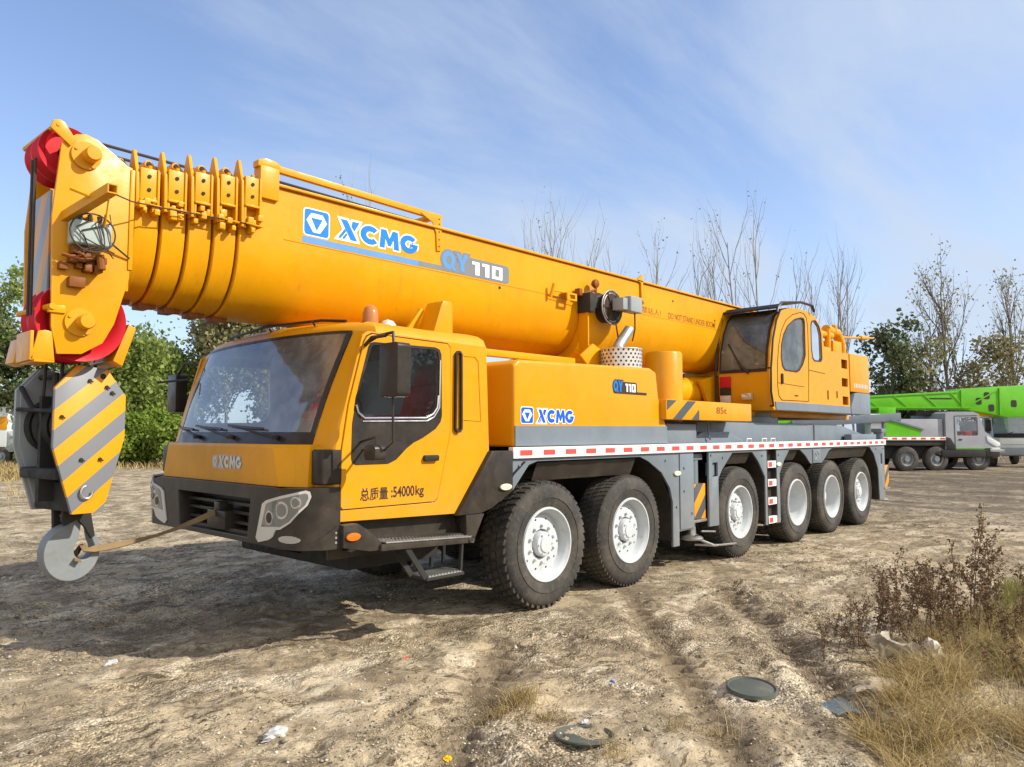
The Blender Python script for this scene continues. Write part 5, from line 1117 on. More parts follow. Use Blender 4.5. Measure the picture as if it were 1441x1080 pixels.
# ---- dry weeds
MT['stem'] = paint('brown_weed_stem', (.13, .065, .04), .85, .2, var=.2)
MT['weedleaf'] = island_mat('dead_reddish_leaves', [(.11, .068, .036), (.21, .135, .065), (.08, .055, .03), (.17, .125, .07), (.17, .07, .045)], .85, .15)
def quads(c, size, asp=.6, up=0):
    n = len(c); d = RNG.normal(size=(n, 3)); d[:, 2] += up; d /= np.linalg.norm(d, axis=1)[:, None]; e = np.cross(d, RNG.normal(size=(n, 3))); e /= np.linalg.norm(e, axis=1)[:, None] + 1e-9
    s = np.asarray(size) * (.6 + .8 * RNG.random(n)); s = s[:, None]; nn = np.cross(d, e)
    co = np.stack([c - d * s, c + e * s * asp + nn * s * .15, c + d * s, c - e * s * asp + nn * s * .15], 1).reshape(-1, 3)
    return co, np.arange(n * 4).reshape(-1, 4)
def part_np(name, co, fc, m, parent):
    o = np_mesh(name, co, fc, m); o.parent = parent; return o
def weed(seed, h):
    rr = random.Random(seed); root = thing('weed', 'dead reddish brown weed standing in the dry grass at the right', 'weed', (0, 0, 0), 'dead weeds in the dry grass'); root['_b'] = [0, 0, 0]
    m = MB(); anchors = []
    def st(p, d, L, r, lv):
        P = [Vector(p)]
        for i in range(6):
            d = (d + Vector((rr.uniform(-.12, .12), rr.uniform(-.12, .12), rr.uniform(-.02, .10)))).normalized(); P.append(P[-1] + d * L / 6)
        m.tube(P, r, 5, 0, r * .45, False)
        for i, q in enumerate(P[1:]):
            k = (6 if lv else 5) if i > 1 or lv else 2
            for _ in range(k): anchors.append((q.x + rr.gauss(0, .014), q.y + rr.gauss(0, .014), q.z + rr.uniform(-.03, .03)))
        if lv < 1:
            for i in range(2, 6):
                for _ in range(2 if rr.random() < .6 else 1):
                    a = rr.uniform(0, 6.28); st(P[i], (Vector((math.cos(a), math.sin(a), 1.0))).normalized(), L * rr.uniform(.18, .40), r * .5, lv + 1)
    for _ in range(2 if rr.random() < .5 else 1): st((rr.uniform(-.02, .02), rr.uniform(-.02, .02), -.02), Vector((rr.uniform(-.25, .25), rr.uniform(-.25, .25), 1)).normalized(), h, .0045, 0)
    m.build('stem', 'stem', root, 0)
    co, fc = quads(np.array(anchors), .0135, .5); part_np('foliage', co, fc, MT['weedleaf'], root); return root
WP = [weed(i, h) for i, h in enumerate((.72, .58, .48, .62, .84))]
spots = [(1352, 6.6, 4, 1.15), (1330, 6.3, 0, 1.0), (1368, 6.4, 3, 1.0), (1255, 6.3, 0, .95), (1285, 6.2, 3, .9), (1222, 6.0, 2, .9), (1200, 5.9, 1, .7), (1172, 5.8, 2, .7), (1150, 5.7, 1, .55), (1240, 5.8, 1, .8), (1268, 5.7, 2, .9), (1300, 5.9, 0, .8), (1312, 6.6, 2, 1.0), (1390, 6.0, 1, .8), (1408, 5.6, 3, .7), (1425, 6.3, 2, .8), (1340, 5.6, 1, .6), (1215, 5.5, 2, .6), (1185, 5.6, 3, .45), (1440, 5.4, 0, .6), (1460, 6.0, 4, .6), (1290, 5.4, 2, .6), (1380, 5.2, 2, .5), (1235, 6.5, 3, .8), (1275, 6.8, 1, .9), (1345, 6.1, 2, 1.0), (1166, 6.1, 2, .5), (1420, 5.0, 1, .5), (1262, 6.0, 4, .7), (1232, 6.2, 0, .8), (1320, 5.8, 1, .9), (1360, 5.9, 0, .85), (1398, 6.5, 4, .75), (1305, 6.4, 3, .95), (1190, 6.2, 0, .5), (1376, 6.9, 0, 1.0), (1450, 6.6, 1, .9)]
used = set()
for px, u, k, s in spots:
    o = WP[k] if k not in used else copy_tree(WP[k]); used.add(k); p = at(px, u); p.z = float(gh(p.x, p.y)); relocate(o, p, random.uniform(0, 6.28), s)
# ================================================================ litter
def crumple(name, px, u, size, mat_, label, cat, seed=0, z=.0, rot=0, freq=2.2, amp=.45):
    rr = np.random.default_rng(seed); m = MB(); bmesh.ops.create_icosphere(m.bm, subdivisions=3, radius=1); off = rr.random(3) * 50
    from mathutils import noise as mn
    for v in m.bm.verts:
        q = v.co * freq + Vector(off); k = 1 + amp * (mn.noise(q) + .6 * mn.noise(q * 2.3) + .3 * mn.noise(q * 5)); v.co = Vector((v.co.x * k * size[0], v.co.y * k * size[1], max(-.3, v.co.z) * k * size[2]))
    o = m.build(name, mat_, None, 22); p = at(px, u); p.z = float(gh(p.x, p.y)) + z; relocate(o, p, rot); return tag(o, label, cat)
MT['poly'] = paint('grubby_white_plastic', (.42, .42, .41), .4, .5, (.35, .28, .2), .1, bmp=.3)
MT['rag'] = paint('dirty_beige_cloth', (.42, .35, .27), .85, .4, (.2, .15, .1), .15)
MT['bin'] = paint('black_plastic_scrap', (.02, .02, .022), .45, .4, (.15, .12, .09), .1)
MT['blues'] = paint('faded_blue_grey_sheet', (.20, .27, .32), .5, .5, (.3, .26, .2), .2)
MT['yelcap'] = paint('yellow_plastic', (.75, .42, .01), .5, .2)
MT['bluescrap'] = paint('blue_plastic', (.06, .22, .48), .5, .3)
MT['redscrap'] = paint('red_plastic', (.50, .06, .03), .5, .3)
MT['lidm'] = paint('dusty_dark_lid', (.09, .10, .085), .6, .6, (.28, .23, .16), .2, dscale=6)
MT['sheet'] = paint('cloudy_beige_plastic', (.60, .55, .46), .35, .4, (.3, .25, .18), .15)
D_at = lambda py: 1.69 * 1050 / (py - 609)
crumple('plastic_wrap', 398, D_at(1028), (.075, .05, .035), 'poly', 'crumpled white plastic wrap alone on the pale mud at the lower left', 'litter', 1)
crumple('plastic_wrap', 168, D_at(927), (.07, .03, .025), 'poly', 'small white scrap at the edge of the shadow below the hook', 'litter', 2, 0, .6)
crumple('bottle_cap', 632, D_at(1046), (.022, .022, .016), 'yelcap', 'small bright yellow plastic cap near the bottom edge', 'litter', 3)
crumple('plastic_scrap', 859, D_at(955), (.03, .012, .012), 'bluescrap', 'small blue plastic scrap right of the grass tuft', 'litter', 4, 0, 1)
crumple('plastic_scrap', 573, D_at(916), (.04, .012, .010), 'redscrap', 'small red scrap on the pale mud left of the front wheel', 'litter', 5, 0, .2)
crumple('rag', 1222, D_at(965), (.15, .085, .05), 'rag', 'dirty beige rag lying flat at the edge of the dry grass', 'rag', 6, 0, -.5)
crumple('rag', 1200, D_at(1036), (.035, .02, .04), 'rag', 'small pinkish scrap of cloth left of the grass at the lower right', 'rag', 7)
crumple('rubbish_bag', 1248, D_at(930), (.11, .09, .085), 'bin', 'black plastic bag below the pale plastic sheet in the weeds', 'bag', 8)
crumple('paper_bundle', 1298, D_at(928), (.10, .07, .11), 'sheet', 'crumpled beige paper bundle in the weeds beside the black bag', 'paper', 9, .05)
crumple('paper_bundle', 1313, D_at(905), (.03, .03, .05), 'poly', 'small white paper ball right of the beige bundle in the weeds', 'paper', 12, .05)
crumple('plastic_wrap', 820, D_at(1010), (.03, .018, .012), 'poly', 'small white scrap inside the round tray', 'litter', 14, .02)
crumple('plastic_wrap', 985, D_at(772), (.05, .03, .02), 'poly', 'white scrap on the dirt under the crane behind the second wheel', 'litter', 15)
from mathutils import noise as mno
m = MB(); m.grid([[((.10 + .05 * math.sin(j * .5)) * (i / 7 - 1), .07 * math.sin(i * .33 + j * .16) + .05 * mno.noise(Vector((i * .35, j * .35, 3))), .25 * j / 12 - .07 * abs(i / 7 - 1) + .03 * mno.noise(Vector((i * .4, j * .4, 9)))) for i in range(15)] for j in range(13)])
bmesh.ops.solidify(m.bm, geom=m.bm.faces[:], thickness=.004); o = m.build('plastic_sheet', 'sheet', None, 60); p = at(1256, D_at(935)); p.z = float(gh(p.x, p.y)) + .06; o.location = p; o.rotation_euler = (-.25, -.75, -.75); tag(o, 'curled cloudy plastic sheet standing among the weeds above the black bag', 'litter')
m = MB(); m.grid([[(-.13 + .26 * i / 6, -.09 + .18 * j / 4, .018 + .014 * math.sin(i * .8) * math.cos(j)) for i in range(7)] for j in range(5)])
bmesh.ops.solidify(m.bm, geom=m.bm.faces[:], thickness=.006); o = m.build('metal_sheet', 'blues', None, 60); p = at(1168, D_at(987)); p.z = float(gh(p.x, p.y)) + .015; o.location = p; o.rotation_euler = (.1, .08, -.25); tag(o, 'bent blue grey metal sheet lying left of the dry grass', 'sheet')
m = MB(); m.lathe([(.001, .022), (.10, .020), (.145, .016), (.150, .026), (.160, .026), (.163, .0), (.15, -.004)], (0, 0, 0), 'z', 40); o = m.build('lid', 'lidm', None, 40); p = at(1050, D_at(963)); p.z = float(gh(p.x, p.y)) + .02; o.location = p; o.rotation_euler = (.06, -.05, 0); tag(o, 'round dark dusty pail lid lying flat on the dirt', 'lid')
m = MB(); m.lathe([(.001, .004), (.13, .004), (.15, .03), (.158, .042), (.166, .040), (.168, .028), (.15, .0)], (0, 0, 0), 'z', 40); o = m.build('tray', ['lidm'], None, 40); p = at(820, D_at(1027)); p.z = float(gh(p.x, p.y)) - .006; o.location = p; o.scale = (1, 1, .6); o.rotation_euler = (-.05, .06, 0); tag(o, 'round dark rimmed tray full of mud at the bottom centre', 'tray')

# ================================================================ trees
MT['bark'] = paint('grey_brown_bark', (.17, .145, .12), .9, .3, (.08, .07, .06), .25)
MT['twig'] = paint('pale_grey_twigs', (.30, .275, .26), .9, .2, (.1, .09, .08), .2)
LEAF = {'willow': island_mat('willow_leaves', [(.17, .235, .05), (.27, .34, .08), (.12, .175, .035), (.36, .40, .13)], .6, .45),
        'bush': island_mat('bright_bush_leaves', [(.15, .25, .03), (.25, .34, .05), (.10, .17, .02), (.32, .38, .09)], .6, .42),
        'dark': island_mat('dark_green_leaves', [(.05, .085, .03), (.085, .12, .045), (.035, .06, .025), (.13, .15, .06), (.24, .21, .09)], .55, .32),
        'autumn': island_mat('yellowing_poplar_leaves', [(.22, .22, .10), (.34, .31, .14), (.15, .16, .07), (.44, .38, .20)], .6, .42),
        'brown': island_mat('olive_brown_leaves', [(.24, .21, .09), (.16, .15, .06), (.34, .29, .13), (.11, .11, .05)], .6, .4)}
class Limbs:
    def __init__(s): s.v = []; s.f = []; s.tips = []
    def tube(s, P, r0, r1, n):
        b = len(s.v); m = len(P)
        for i, p in enumerate(P):
            t = (P[min(i + 1, m - 1)] - P[max(i - 1, 0)]).normalized(); a = t.cross(Vector((.3, .5, .81))).normalized(); c = a.cross(t); r = r0 + (r1 - r0) * i / (m - 1)
            for k in range(n): s.v.append(p + (a * math.cos(6.2832 * k / n) + c * math.sin(6.2832 * k / n)) * r)
        for i in range(m - 1):
            for k in range(n): s.f.append((b + i * n + k, b + i * n + (k + 1) % n, b + (i + 1) * n + (k + 1) % n, b + (i + 1) * n + k))
def grow_tree(rr, h, r, upness, spread, lvls, nchild, start=.25, twig=1.0):
    L = Limbs()
    def br(p, d, ln, rad, lv):
        P = [p]; n = 7 if lv == 0 else 5
        for i in range(n):
            w = .06 if lv == 0 else .16; d = (d + Vector((rr.uniform(-w, w), rr.uniform(-w, w), rr.uniform(-w, w) + (upness * .12 if lv else .02)))).normalized(); P.append(P[-1] + d * ln / n)
        L.tube(P, rad, rad * .25, 6 if lv == 0 else 3)
        if lv >= lvls - 1 or lv > 0:
            for q in P[2:]: L.tips.append((q, lv))
        if lv < lvls - 1:
            k = nchild[lv]
            for j in range(k):
                f = start + (1 - start) * (j + rr.random()) / k if lv == 0 else .25 + .75 * rr.random(); i = min(int(f * n), n - 1); q = P[i].lerp(P[i + 1], f * n - i)
                a = rr.uniform(0, 6.2832); el = upness + rr.uniform(-.25, .25); hd = Vector((math.cos(a), math.sin(a), 0)); t = (P[i + 1] - P[i]).normalized()
                dd = (hd * spread + t * el).normalized(); br(q, dd, ln * (.50 if lv == 0 else .48) * (1.15 - .7 * f if lv == 0 else 1) * rr.uniform(.7, 1.25) * twig, max(rad * (.5 - .2 * f), .006), lv + 1)
    br(Vector((0, 0, -.1)), Vector((rr.uniform(-.05, .05), rr.uniform(-.05, .05), 1)).normalized(), h, r, 0); return L
def finish_tree(name, label, cat, L, leafc, leafsz, leafm, bark='bark', group=None, droop=0):
    root = thing(name, label, cat, (0, 0, 0), group); root['_b'] = [0, 0, 0]
    part_np('trunk', np.array(L.v), np.array(L.f), MT[bark], root)
    if leafc is not None and len(leafc):
        co, fc = quads(leafc, leafsz, .62, droop); part_np('crown', co, fc, LEAF[leafm], root)
    return root
def clump(rr_, pts, per, rad, squash=1):
    P = np.repeat(np.array([tuple(p) for p in pts]), per, 0); q = rr_.normal(size=P.shape) * rad; q[:, 2] *= squash; return P + q
def bare(seed, h, label, leaves=60, group='bare trees behind the crane', m='autumn'):
    rr = random.Random(seed); L = grow_tree(rr, h * .86, .0068 * h, 1.35, .55, 3, (11, 4), .30); t = [p for p, lv in L.tips if lv >= 1]; rr.shuffle(t)
    return finish_tree('bare_tree', label, 'tree', L, clump(RNG, t[:max(1, leaves // 2)], 2, .12) if leaves else None, .07, m, 'twig', group)
def leafy(seed, h, label, name='tree', m='dark', n=26, up=.7, sp=.9, rad=.35, size=.13, nch=(13, 6), frac=1.0, start=.2, group=None, cat='tree', droop=0, squash=.8):
    rr = random.Random(seed); L = grow_tree(rr, h * .84, .012 * h, up, sp, 3, nch, start); t = [p for p, lv in L.tips]; rr.shuffle(t); t = t[:int(len(t) * frac)]
    return finish_tree(name, label, cat, L, clump(RNG, t, n, rad, squash), size, m, 'bark', group, droop)
def plant(o, px, D, rot=0, s=1): relocate(o, at(px, D), rot, s); return o
# left: green willows and bushes
plant(leafy(1, 7.2, 'rounded bright green willow filling the gap between the hook block and the cab', 'willow_tree', 'willow', 26, .45, 1.0, .42, .13, (15, 8), start=.12, squash=1.2), 196, 41)
plant(leafy(2, 6.6, 'shorter bright green willow right of the rounded one, close to the cab', 'willow_tree', 'willow', 21, .45, 1.0, .42, .13, (14, 7), start=.12, squash=1.2), 238, 44)
plant(leafy(3, 7.0, 'green tree behind the lower half of the striped hook block', 'tree', 'willow', 21, .5, 1.0, .42, .13, (14, 7), start=.15), 120, 42)
plant(leafy(4, 7.8, 'dark green tree at the left edge behind the boom head', 'tree', 'dark', 21, .55, .9, .42, .13, (14, 7), start=.15), 14, 40)
plant(leafy(5, 10.5, 'tall loose green tree cut by the left edge of the picture', 'tree', 'willow', 14, .9, .7, .4, .14, (14, 6), .6), -28, 40)
for i, (px, D, h, lb) in enumerate(((176, 37, 2.6, 'low bright green shrub at the foot of the rounded willow'), (215, 38, 2.9, 'low bright green shrub in front of the pale blue hut'), (248, 37, 2.4, 'low bright green shrub next to the far corner of the cab'), (75, 38, 2.6, 'low green shrub behind the grey side of the hook block'))):
    plant(leafy(20 + i, h, lb, 'shrub', 'bush', 34, .5, 1.1, .22, .10, (14, 6), start=.05, cat='shrub'), px, D)
plant(leafy(30, 9.8, 'yellowing poplar above the windscreen, just left of the cab roof', 'poplar_tree', 'autumn', 14, 1.0, .62, .33, .13, (18, 7), .85), 322, 44)
plant(leafy(31, 9.6, 'yellowing poplar above the roof rail of the cab', 'poplar_tree', 'autumn', 14, 1.0, .62, .33, .13, (18, 7), .85), 388, 45)
plant(leafy(32, 8.6, 'small yellowing poplar under the boom rings', 'poplar_tree', 'autumn', 12, 1.0, .62, .30, .13, (15, 7), .8), 286, 46)
plant(bare(40, 9.0, 'thin leafless tree between the willows and the cab', 6, 'bare trees behind the crane'), 222, 58)
plant(bare(41, 16.2, 'bare tree whose leafy tip shows above the boom lettering', 70, 'bare trees behind the crane', 'dark'), 515, 42)
for i, (px, top, D, lf, lb) in enumerate((
    (745, 288, 46, 8, 'first thin bare tree above the middle of the boom'), (772, 298, 50, 4, 'short bare tree just right of the first above the boom'), (800, 276, 46, 40, 'tall bare tree with a few leaves above the middle of the boom'), (838, 310, 49, 6, 'bare tree above the cable reel'), (862, 345, 50, 4, 'low bare tree above the boom between reel and cab'),
    (926, 300, 46, 70, 'bare tree with sparse leaves left of the upper cab'), (962, 332, 47, 60, 'shorter bare tree with sparse leaves left of the upper cab'),
    (1012, 318, 47, 20, 'leaning bare tree at the upper cab front'), (1048, 276, 45, 40, 'tallest bare tree rising directly behind the upper cab'), (1078, 292, 47, 30, 'tall bare tree over the roof of the upper cab'), (1105, 345, 52, 6, 'faint low bare tree over the upper cab roof'),
    (1135, 352, 50, 6, 'bare tree right of the upper cab roof'), (1162, 340, 49, 6, 'slender bare tree over the machinery house'), (1184, 362, 52, 6, 'short bare tree over the machinery house'), (1202, 378, 48, 16, 'slim bare tree behind the counterweight'))):
    h = 1.69 + (609 - top) / 1050 * D; plant(bare(50 + i, h * .97, lb, lf), px, D, i)
# behind the camera: the trees the door glass mirrors
for i, (x, y, h) in enumerate(((14, -27, 7.5), (9, -29, 8.5), (19, -28, 8), (4, -27, 7), (24, -26, 9))):
    o = leafy(120 + i, h, ('broad dark tree across the lot, mirrored in the door window', 'tallest dark tree across the lot behind the camera', 'dark tree at the far corner of the lot behind the camera', 'low dark tree across the lot nearest the crane front', 'dark tree across the lot nearest the weeds')[i], 'tree', 'dark', 16, .6, .9, .4, .16, (13, 6), 1, .12); relocate(o, Vector((x, y, 0)))
# right: mixed trees behind the green crane
plant(leafy(70, 8.4, 'dark leafy tree just right of the yellow counterweight', 'tree', 'dark', 8, .85, .75, .30, .14, (15, 6), .75), 1248, 46)
plant(leafy(71, 8.0, 'lower yellowing tree over the rear of the green boom', 'tree', 'autumn', 5, .7, .85, .32, .13, (14, 6), .6), 1292, 47)
plant(leafy(72, 12.4, 'tall thinly leaved tree above the middle of the green boom', 'tree', 'autumn', 1, 1.15, .72, .25, .10, (18, 8), .75, .22), 1338, 47)
plant(leafy(73, 11.0, 'slender thinly leaved tree beside the tall one on the right', 'tree', 'autumn', 1, 1.15, .62, .25, .10, (14, 7), .6, .22), 1310, 51)
plant(leafy(74, 8.0, 'olive brown leafy tree at the right edge above the pale lorry', 'tree', 'brown', 6, .75, .85, .34, .13, (15, 6), .7), 1422, 45)
plant(leafy(75, 12.7, 'tall sparse tree at the right edge of the picture', 'tree', 'autumn', 1, 1.15, .6, .25, .10, (16, 7), .7), 1432, 49)
plant(leafy(76, 6.6, 'low olive tree above the cab of the green crane', 'tree', 'brown', 5, .7, .95, .34, .12, (14, 6), .7), 1372, 48)
plant(leafy(77, 5.4, 'low dark shrub behind the green boom', 'shrub', 'dark', 22, .6, 1.0, .34, .14, (14, 6), 1, .05, cat='shrub'), 1270, 52)
for i, (px, D, h, lb) in enumerate(((640, 50, 7.2, 'dark green tree glimpsed between cab roof and boom'), (735, 52, 7.6, 'dark green tree glimpsed above the front of the engine cover'), (560, 54, 7.0, 'dark green tree hidden behind the cab, seen through its side window'), (460, 48, 6.4, 'green tree seen through the cab windows'), (400, 47, 5.6, 'green tree seen through the left of the windscreen'), (860, 54, 6.8, 'dark tree hidden behind the exhaust'))):
    plant(leafy(90 + i, h, lb, 'tree', 'dark' if i != 3 else 'willow', 20, .55, .95, .42, .15, (13, 6), 1, .12), px, D)

# ================================================================ vehicles and hut in the background
def frame(o, p, head):
    o.location = p; o.rotation_euler = (0, 0, math.atan2(head.y, head.x))
def small_wheel(root, x, y, r, side, rimm='greyl'):
    m = MB(); m.lathe([(r * .55, .03), (r * .6, .0), (r * .85, .0), (r, .05), (r, .27), (r * .85, .30), (r * .55, .28)], (0, 0, 0), 'y', 28); w = m.build('wheel', 'tyre', None, 40)
    m = MB(); m.lathe([(r * .57, .03), (r * .55, .01), (r * .5, .03), (r * .45, .10), (r * .25, .08), (r * .22, .0), (.001, .0)], (0, 0, 0), 'y', 24)
    m.build('rim', rimm, w, 40); w.parent = root; w.location = (x, y, r); w.rotation_euler = (0, 0, 0 if side < 0 else math.pi); return w
# green crane, driving direction local +x, right side local -y
GC = thing('mobile_crane', 'grey and lime green truck crane parked beyond the rear of the yellow one', 'crane', (0, 0, 0)); GC['_b'] = [0, 0, 0]
m = MB(); m.box(-9, 3.1, .35, 2.1, .55, 1.15, .02); m.box(-9.2, .45, .05, 2.4, 1.12, 1.36, .02); m.box(-.05, .5, .1, .5, .4, 1.2, .04); m.build('chassis', 'dark', GC)
m = MB(); m.box(-9.2, .5, .0, .06, 1.36, 1.50, .004, 0)
x = -9.1
while x < .4: m.box(x, x + .22, -.004, .0, 1.39, 1.47, 0, 1); x += .44
m.build('reflective_rail', ['tapew', 'taper'], GC)
for x in (-8.2, -6.8, -1.38, 0): small_wheel(GC, x, .02, .54, -1, 'grey')
for x in (-8.2, -6.8, -1.38, 0, 2.0): small_wheel(GC, x, 2.43, .56, 1)
small_wheel(GC, 2.0, .1, .56, -1, 'grey')
GP = [(.42, .95), (.42, 2.52), (.55, 2.60), (1.75, 2.60), (2.0, 2.50), (2.25, 1.75), (2.62, 1.45), (2.72, 1.30), (2.70, .95)]
m = MB(); m.plate(GP, [rrect(.95, 1.92, 1.55, 2.36, .06)], 'y', .0, .06, 0, .01); m.plate(GP, [rrect(.95, 1.92, 1.55, 2.36, .06)], 'y', 2.34, 2.40)
m.strip([(x, .03, z) for x, z in GP[:5]], [(x, 2.37, z) for x, z in GP[:5]]); m.strip([(x, .03, z) for x, z in GP[5:]], [(x, 2.37, z) for x, z in GP[5:]])
gcab = m.build('cab', 'greenw', GC)
m = MB(); m.poly([(x, .03, z) for x, z in rrect(.95, 1.92, 1.55, 2.36, .06)]); m.build('window', 'glassd', gcab, 0)
m = MB(); m.strip([(2.0, .08, 2.5), (2.25, .08, 1.75)], [(2.0, 2.32, 2.5), (2.25, 2.32, 1.75)]); m.build('windscreen', 'glass', gcab, 0)
m = MB(); m.box(1.0, 1.45, .3, .8, 1.2, 1.6, .05); m.prism([(.85, 1.5), (1.02, 1.5), (.98, 2.15), (.86, 2.15)], 'y', .3, .8, .04); m.build('seat', 'seat', gcab)
m = MB(); m.box(1.55, 1.9, .3, 1.2, 1.3, 1.75, .05); m.build('dashboard', 'seat', gcab)
m = MB(); m.prism([(2.35, 1.28), (2.30, 1.55), (2.62, 1.40), (2.92, 1.25), (2.95, 1.12), (2.75, 1.05)], 'y', -.03, 2.43, .02); m.build('nose_panel', 'pale', gcab)
m = MB(); m.box(2.2, 2.9, -.02, 2.42, .62, 1.02, .04); bmp_ = m.build('bumper', 'dark', GC)
m = MB(); m.box(2.45, 2.93, -.035, .3, .84, 1.04, .02); m.build('headlight', 'lens', bmp_)
m = MB(); m.box(.45, 2.4, -.012, .0, .98, 1.03); m.build('green_band', 'green', gcab)
m = MB(); m.prism([(.42, .96), (.42, 1.5), (.62, 1.45), (.85, 1.05), (.85, .96)], 'y', -.03, -.001, .01); m.box(.2, 2.3, -.02, .2, .62, .94, .03); m.build('step_skirt', 'dark', GC)
m = MB(); m.box(1.02, 1.16, -.025, .0, 1.36, 1.41, .005); m.build('door_handle', 'black', gcab)
m = MB(); m.tube([(.84, -.006, .99), (.84, -.006, 2.42), (1.9, -.006, 2.44)], .012, 5); m.build('door_seam', 'dark', gcab)
m = MB(); put_text(m, '54t', (1.4, 1.62, 1.17, 1.24), 'side', -.004, 0); m.build('lettering', 'dark', gcab, 0, recalc=False) if False else m.bm.free()
m = MB(); m.box(-2.35, .36, .1, 2.3, 1.50, 2.28, .03); m.build('engine_cover', 'greenw', GC)
m = MB(); m.prism([(-2.3, 1.53), (-2.3, 2.20), (-1.9, 2.16), (-.62, 1.88), (-.72, 1.53)], 'y', .085, .099); m.build('side_panel', 'green', GC)
m = MB(); m.bar((-6.5, .2, 2.05), (-1.6, .1, 2.38), .12, .34, 0, .01); m.bar((-2.1, .06, 2.25), (-.55, .06, 1.82), .04, .07); m.build('outrigger_beam', 'grey', GC)
m = MB(); m.box(-2.9, -2.4, .2, .7, 1.6, 2.2, .03); m.box(-3.4, -2.5, .1, .6, 2.30, 2.50, .02); m.build('tool_box', 'pale', GC)
m = MB(); m.box(-9, -4.4, .3, 2.2, 1.5, 2.45, .05); m.box(-2.2, -1.4, .7, 1.6, 2.2, 2.8, .03); m.build('superstructure', 'green', GC)
m = MB(); m.box(-.3, 1.9, .9, 1.5, 2.45, 2.66, .03); m.build('boom_cradle', 'dark', GC)
m = MB(); BP = [(-9.5, 2.68), (-9.5, 3.30), (-2.6, 3.32), (1.6, 3.56), (1.75, 3.66), (5.2, 3.86), (5.2, 2.40), (4.0, 2.36), (2.6, 2.62), (1.9, 2.72), (-2.0, 2.70)]
m.prism(BP, 'y', .75, 1.65, .03); gb = m.build('boom', 'green', GC)
m = MB()
for x in (-4.2, -2.9, -1.5, -.1, 1.2): m.bar((x, .735, 3.30 + max(0, x + 2.6) * .056), (x + .75, .735, 2.78), .03, .05)
m.bar((-6, .73, 2.80), (2.2, .73, 2.82), .03, .06); m.bar((-6, .73, 3.25), (-2.6, .73, 3.27), .03, .05); m.bar((-2.6, .73, 3.27), (1.6, .73, 3.50), .03, .05); m.bar((1.75, .73, 2.8), (1.75, .73, 3.6), .05, .06)
m.bar((3.6, .73, 2.5), (3.6, .73, 3.7), .05, .06); m.bar((1.9, .73, 2.8), (3.5, .73, 3.6), .04, .05); m.build('jib_lattice', 'green', gb)
m = MB()
for x, z in ((2.6, 3.1), (3.0, 3.35), (3.2, 2.8), (4.3, 3.0)): m.prism(rrect(x - .14, x + .14, z - .16, z + .16, .08), 'y', .742, .748)
m.box(.1, 1.3, .742, .748, 3.18, 3.24); m.build('boom_opening', 'dark', gb)
m = MB(); m.box(2.3, 4.2, 1.0, 1.5, 2.42, 2.60, .02); m.build('boom_extension', 'boomyel', gb)
frame(GC, at(1317, 32.6), RGT * .995 + FWD * .10)
# pale lorry seen from the front at the right edge
PL = thing('lorry', 'pale grey lorry facing the camera at the right edge, behind the green crane', 'lorry', (0, 0, 0)); PL['_b'] = [0, 0, 0]
PP = [(-1.9, .75), (-1.9, 2.55), (-1.7, 2.62), (-.35, 2.60), (-.22, 2.52), (.0, 1.62), (.05, .75)]
m = MB(); m.strip([(x, -1.2, z) for x, z in PP[:5]], [(x, 1.2, z) for x, z in PP[:5]]); m.strip([(x, -1.2, z) for x, z in PP[5:]], [(x, 1.2, z) for x, z in PP[5:]])
for y in (-1.2, 1.17): m.plate(PP, [[(-1.5, 1.65), (-1.5, 2.4), (-.45, 2.4), (-.3, 1.65)]], 'y', y, y + .03)
m.box(-1.85, -.1, -1.15, 1.15, .76, .80); pc = m.build('cab', 'pale', PL)
m = MB(); m.grid([[(-.215 + .22 * (1 - j / 3) + .02, -1.12 + 2.24 * i / 6, 1.66 + .84 * j / 3) for i in range(7)] for j in range(4)]); m.build('windscreen', 'glass', pc, 60)
m = MB(); m.box(.035, .06, -1.15, 1.15, 1.45, 1.64, .004); m.build('wiper_panel', 'dark', pc)
for y in (-.7, 0, .6): m = MB(); m.tube([(.07, y, 1.58), (.05, y + .35, 1.72)], .015, 5); m.build('wiper', 'black', pc)
m = MB(); m.box(.03, .09, -.95, .95, 1.12, 1.42, .03); m.build('front_panel', 'tapew', pc)
m = MB(); m.box(-.3, .16, -1.25, 1.25, .62, .98, .05); b_ = m.build('bumper', 'greyl', PL)
for y in (-.95, .95): m = MB(); m.box(.10, .18, y - .2, y + .2, .72, .90, .03); m.build('headlight', 'lens', b_)
for y in (-1.35, 1.35): m = MB(); m.box(-.12, .0, y - .12, y + .12, 1.75, 2.3, .03); m.tube([(-.05, y, 2.3), (-.15, y * .9, 2.45)], .015, 5); m.build('mirror', 'black', pc)
m = MB(); m.box(-.5, -.3, -1.0, 1.0, 1.5, 1.75, .05); m.box(-1.5, -1.0, -.9, .9, 1.1, 2.1, .08); m.build('interior', 'dash', pc)
m = MB(); m.box(-7, -1.0, -.5, .5, .55, .95); m.box(-7, -2.0, -1.2, 1.2, 1.0, 2.3, .02); m.build('body', 'pale', PL)
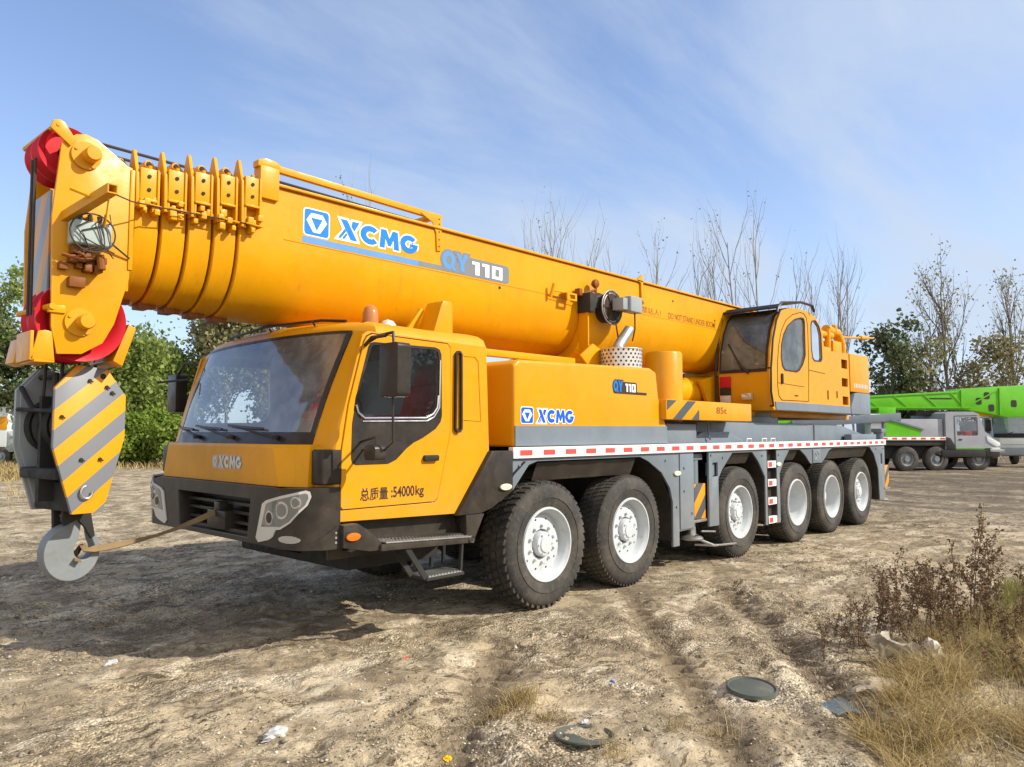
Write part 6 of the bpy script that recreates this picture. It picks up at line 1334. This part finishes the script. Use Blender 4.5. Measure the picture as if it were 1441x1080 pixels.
for x in (-1.0, -5.5):
    small_wheel(PL, x, -1.18, .5, -1); small_wheel(PL, x, 1.18, .5, 1)
frame(PL, at(1436, 35.5), -FWD * .94 + RGT * .34 * -1)
# lorry cut by the left edge
LL = thing('lorry', 'white lorry with a yellow band, mostly cut off by the left edge', 'lorry', (0, 0, 0)); LL['_b'] = [0, 0, 0]
m = MB(); m.box(-5, .0, .0, 2.3, .95, 3.0, .05); lb = m.build('body', 'pale', LL)
m = MB(); m.box(-5, .01, -.02, -.001, 1.85, 2.5, .005); m.build('yellow_band', 'yellow', lb)
m = MB(); m.prism([(-.1, .7), (-.1, 1.75), (.0, 1.78), (.28, 1.5), (.36, 1.35), (.36, .7)], 'y', .02, 2.28, .05); m.build('nose', 'greyl', LL)
m = MB(); m.box(-5, .2, .3, 2.0, .45, .95); m.build('chassis', 'dark', LL)
for x in (-.28, -3.6): small_wheel(LL, x, -.02, .48, -1); small_wheel(LL, x, 2.3, .48, 1)
frame(LL, at(11, 38), RGT)
# pale blue hut among the shrubs
HT = thing('hut', 'small pale blue hut half hidden by shrubs left of the cab', 'hut', (0, 0, 0)); HT['_b'] = [0, 0, 0]
MT['hutw'] = paint('pale_blue_sheet_wall', (.30, .38, .42), .6, .3, (.2, .18, .12), .1)
m = MB(); m.box(-1.2, 1.2, 0, 1.6, 0, 1.75, .01); hw = m.build('wall', 'hutw', HT)
m = MB(); m.prism([(-1.35, 1.75), (-1.35, 1.85), (1.35, 2.0), (1.35, 1.9)], 'y', -.15, 1.75); m.build('roof', 'grey', HT)
for x in (-.75, .1): m = MB(); m.plate(rrect(x - .05, x + .62, .5, 1.5, .02), [rrect(x + .03, x + .54, .58, 1.42, .01)], 'y', -.03, -.001); f_ = m.build('window', 'tapew', HT); m = MB(); m.box(x + .03, x + .54, -.012, -.005, .58, 1.42); m.build('pane', 'glassd', f_)
frame(HT, at(228, 42.5), RGT)
for o in ROOTS:
    if '_b' in o: del o['_b']
for o in bpy.data.objects:
    if '_b' in o: del o['_b']
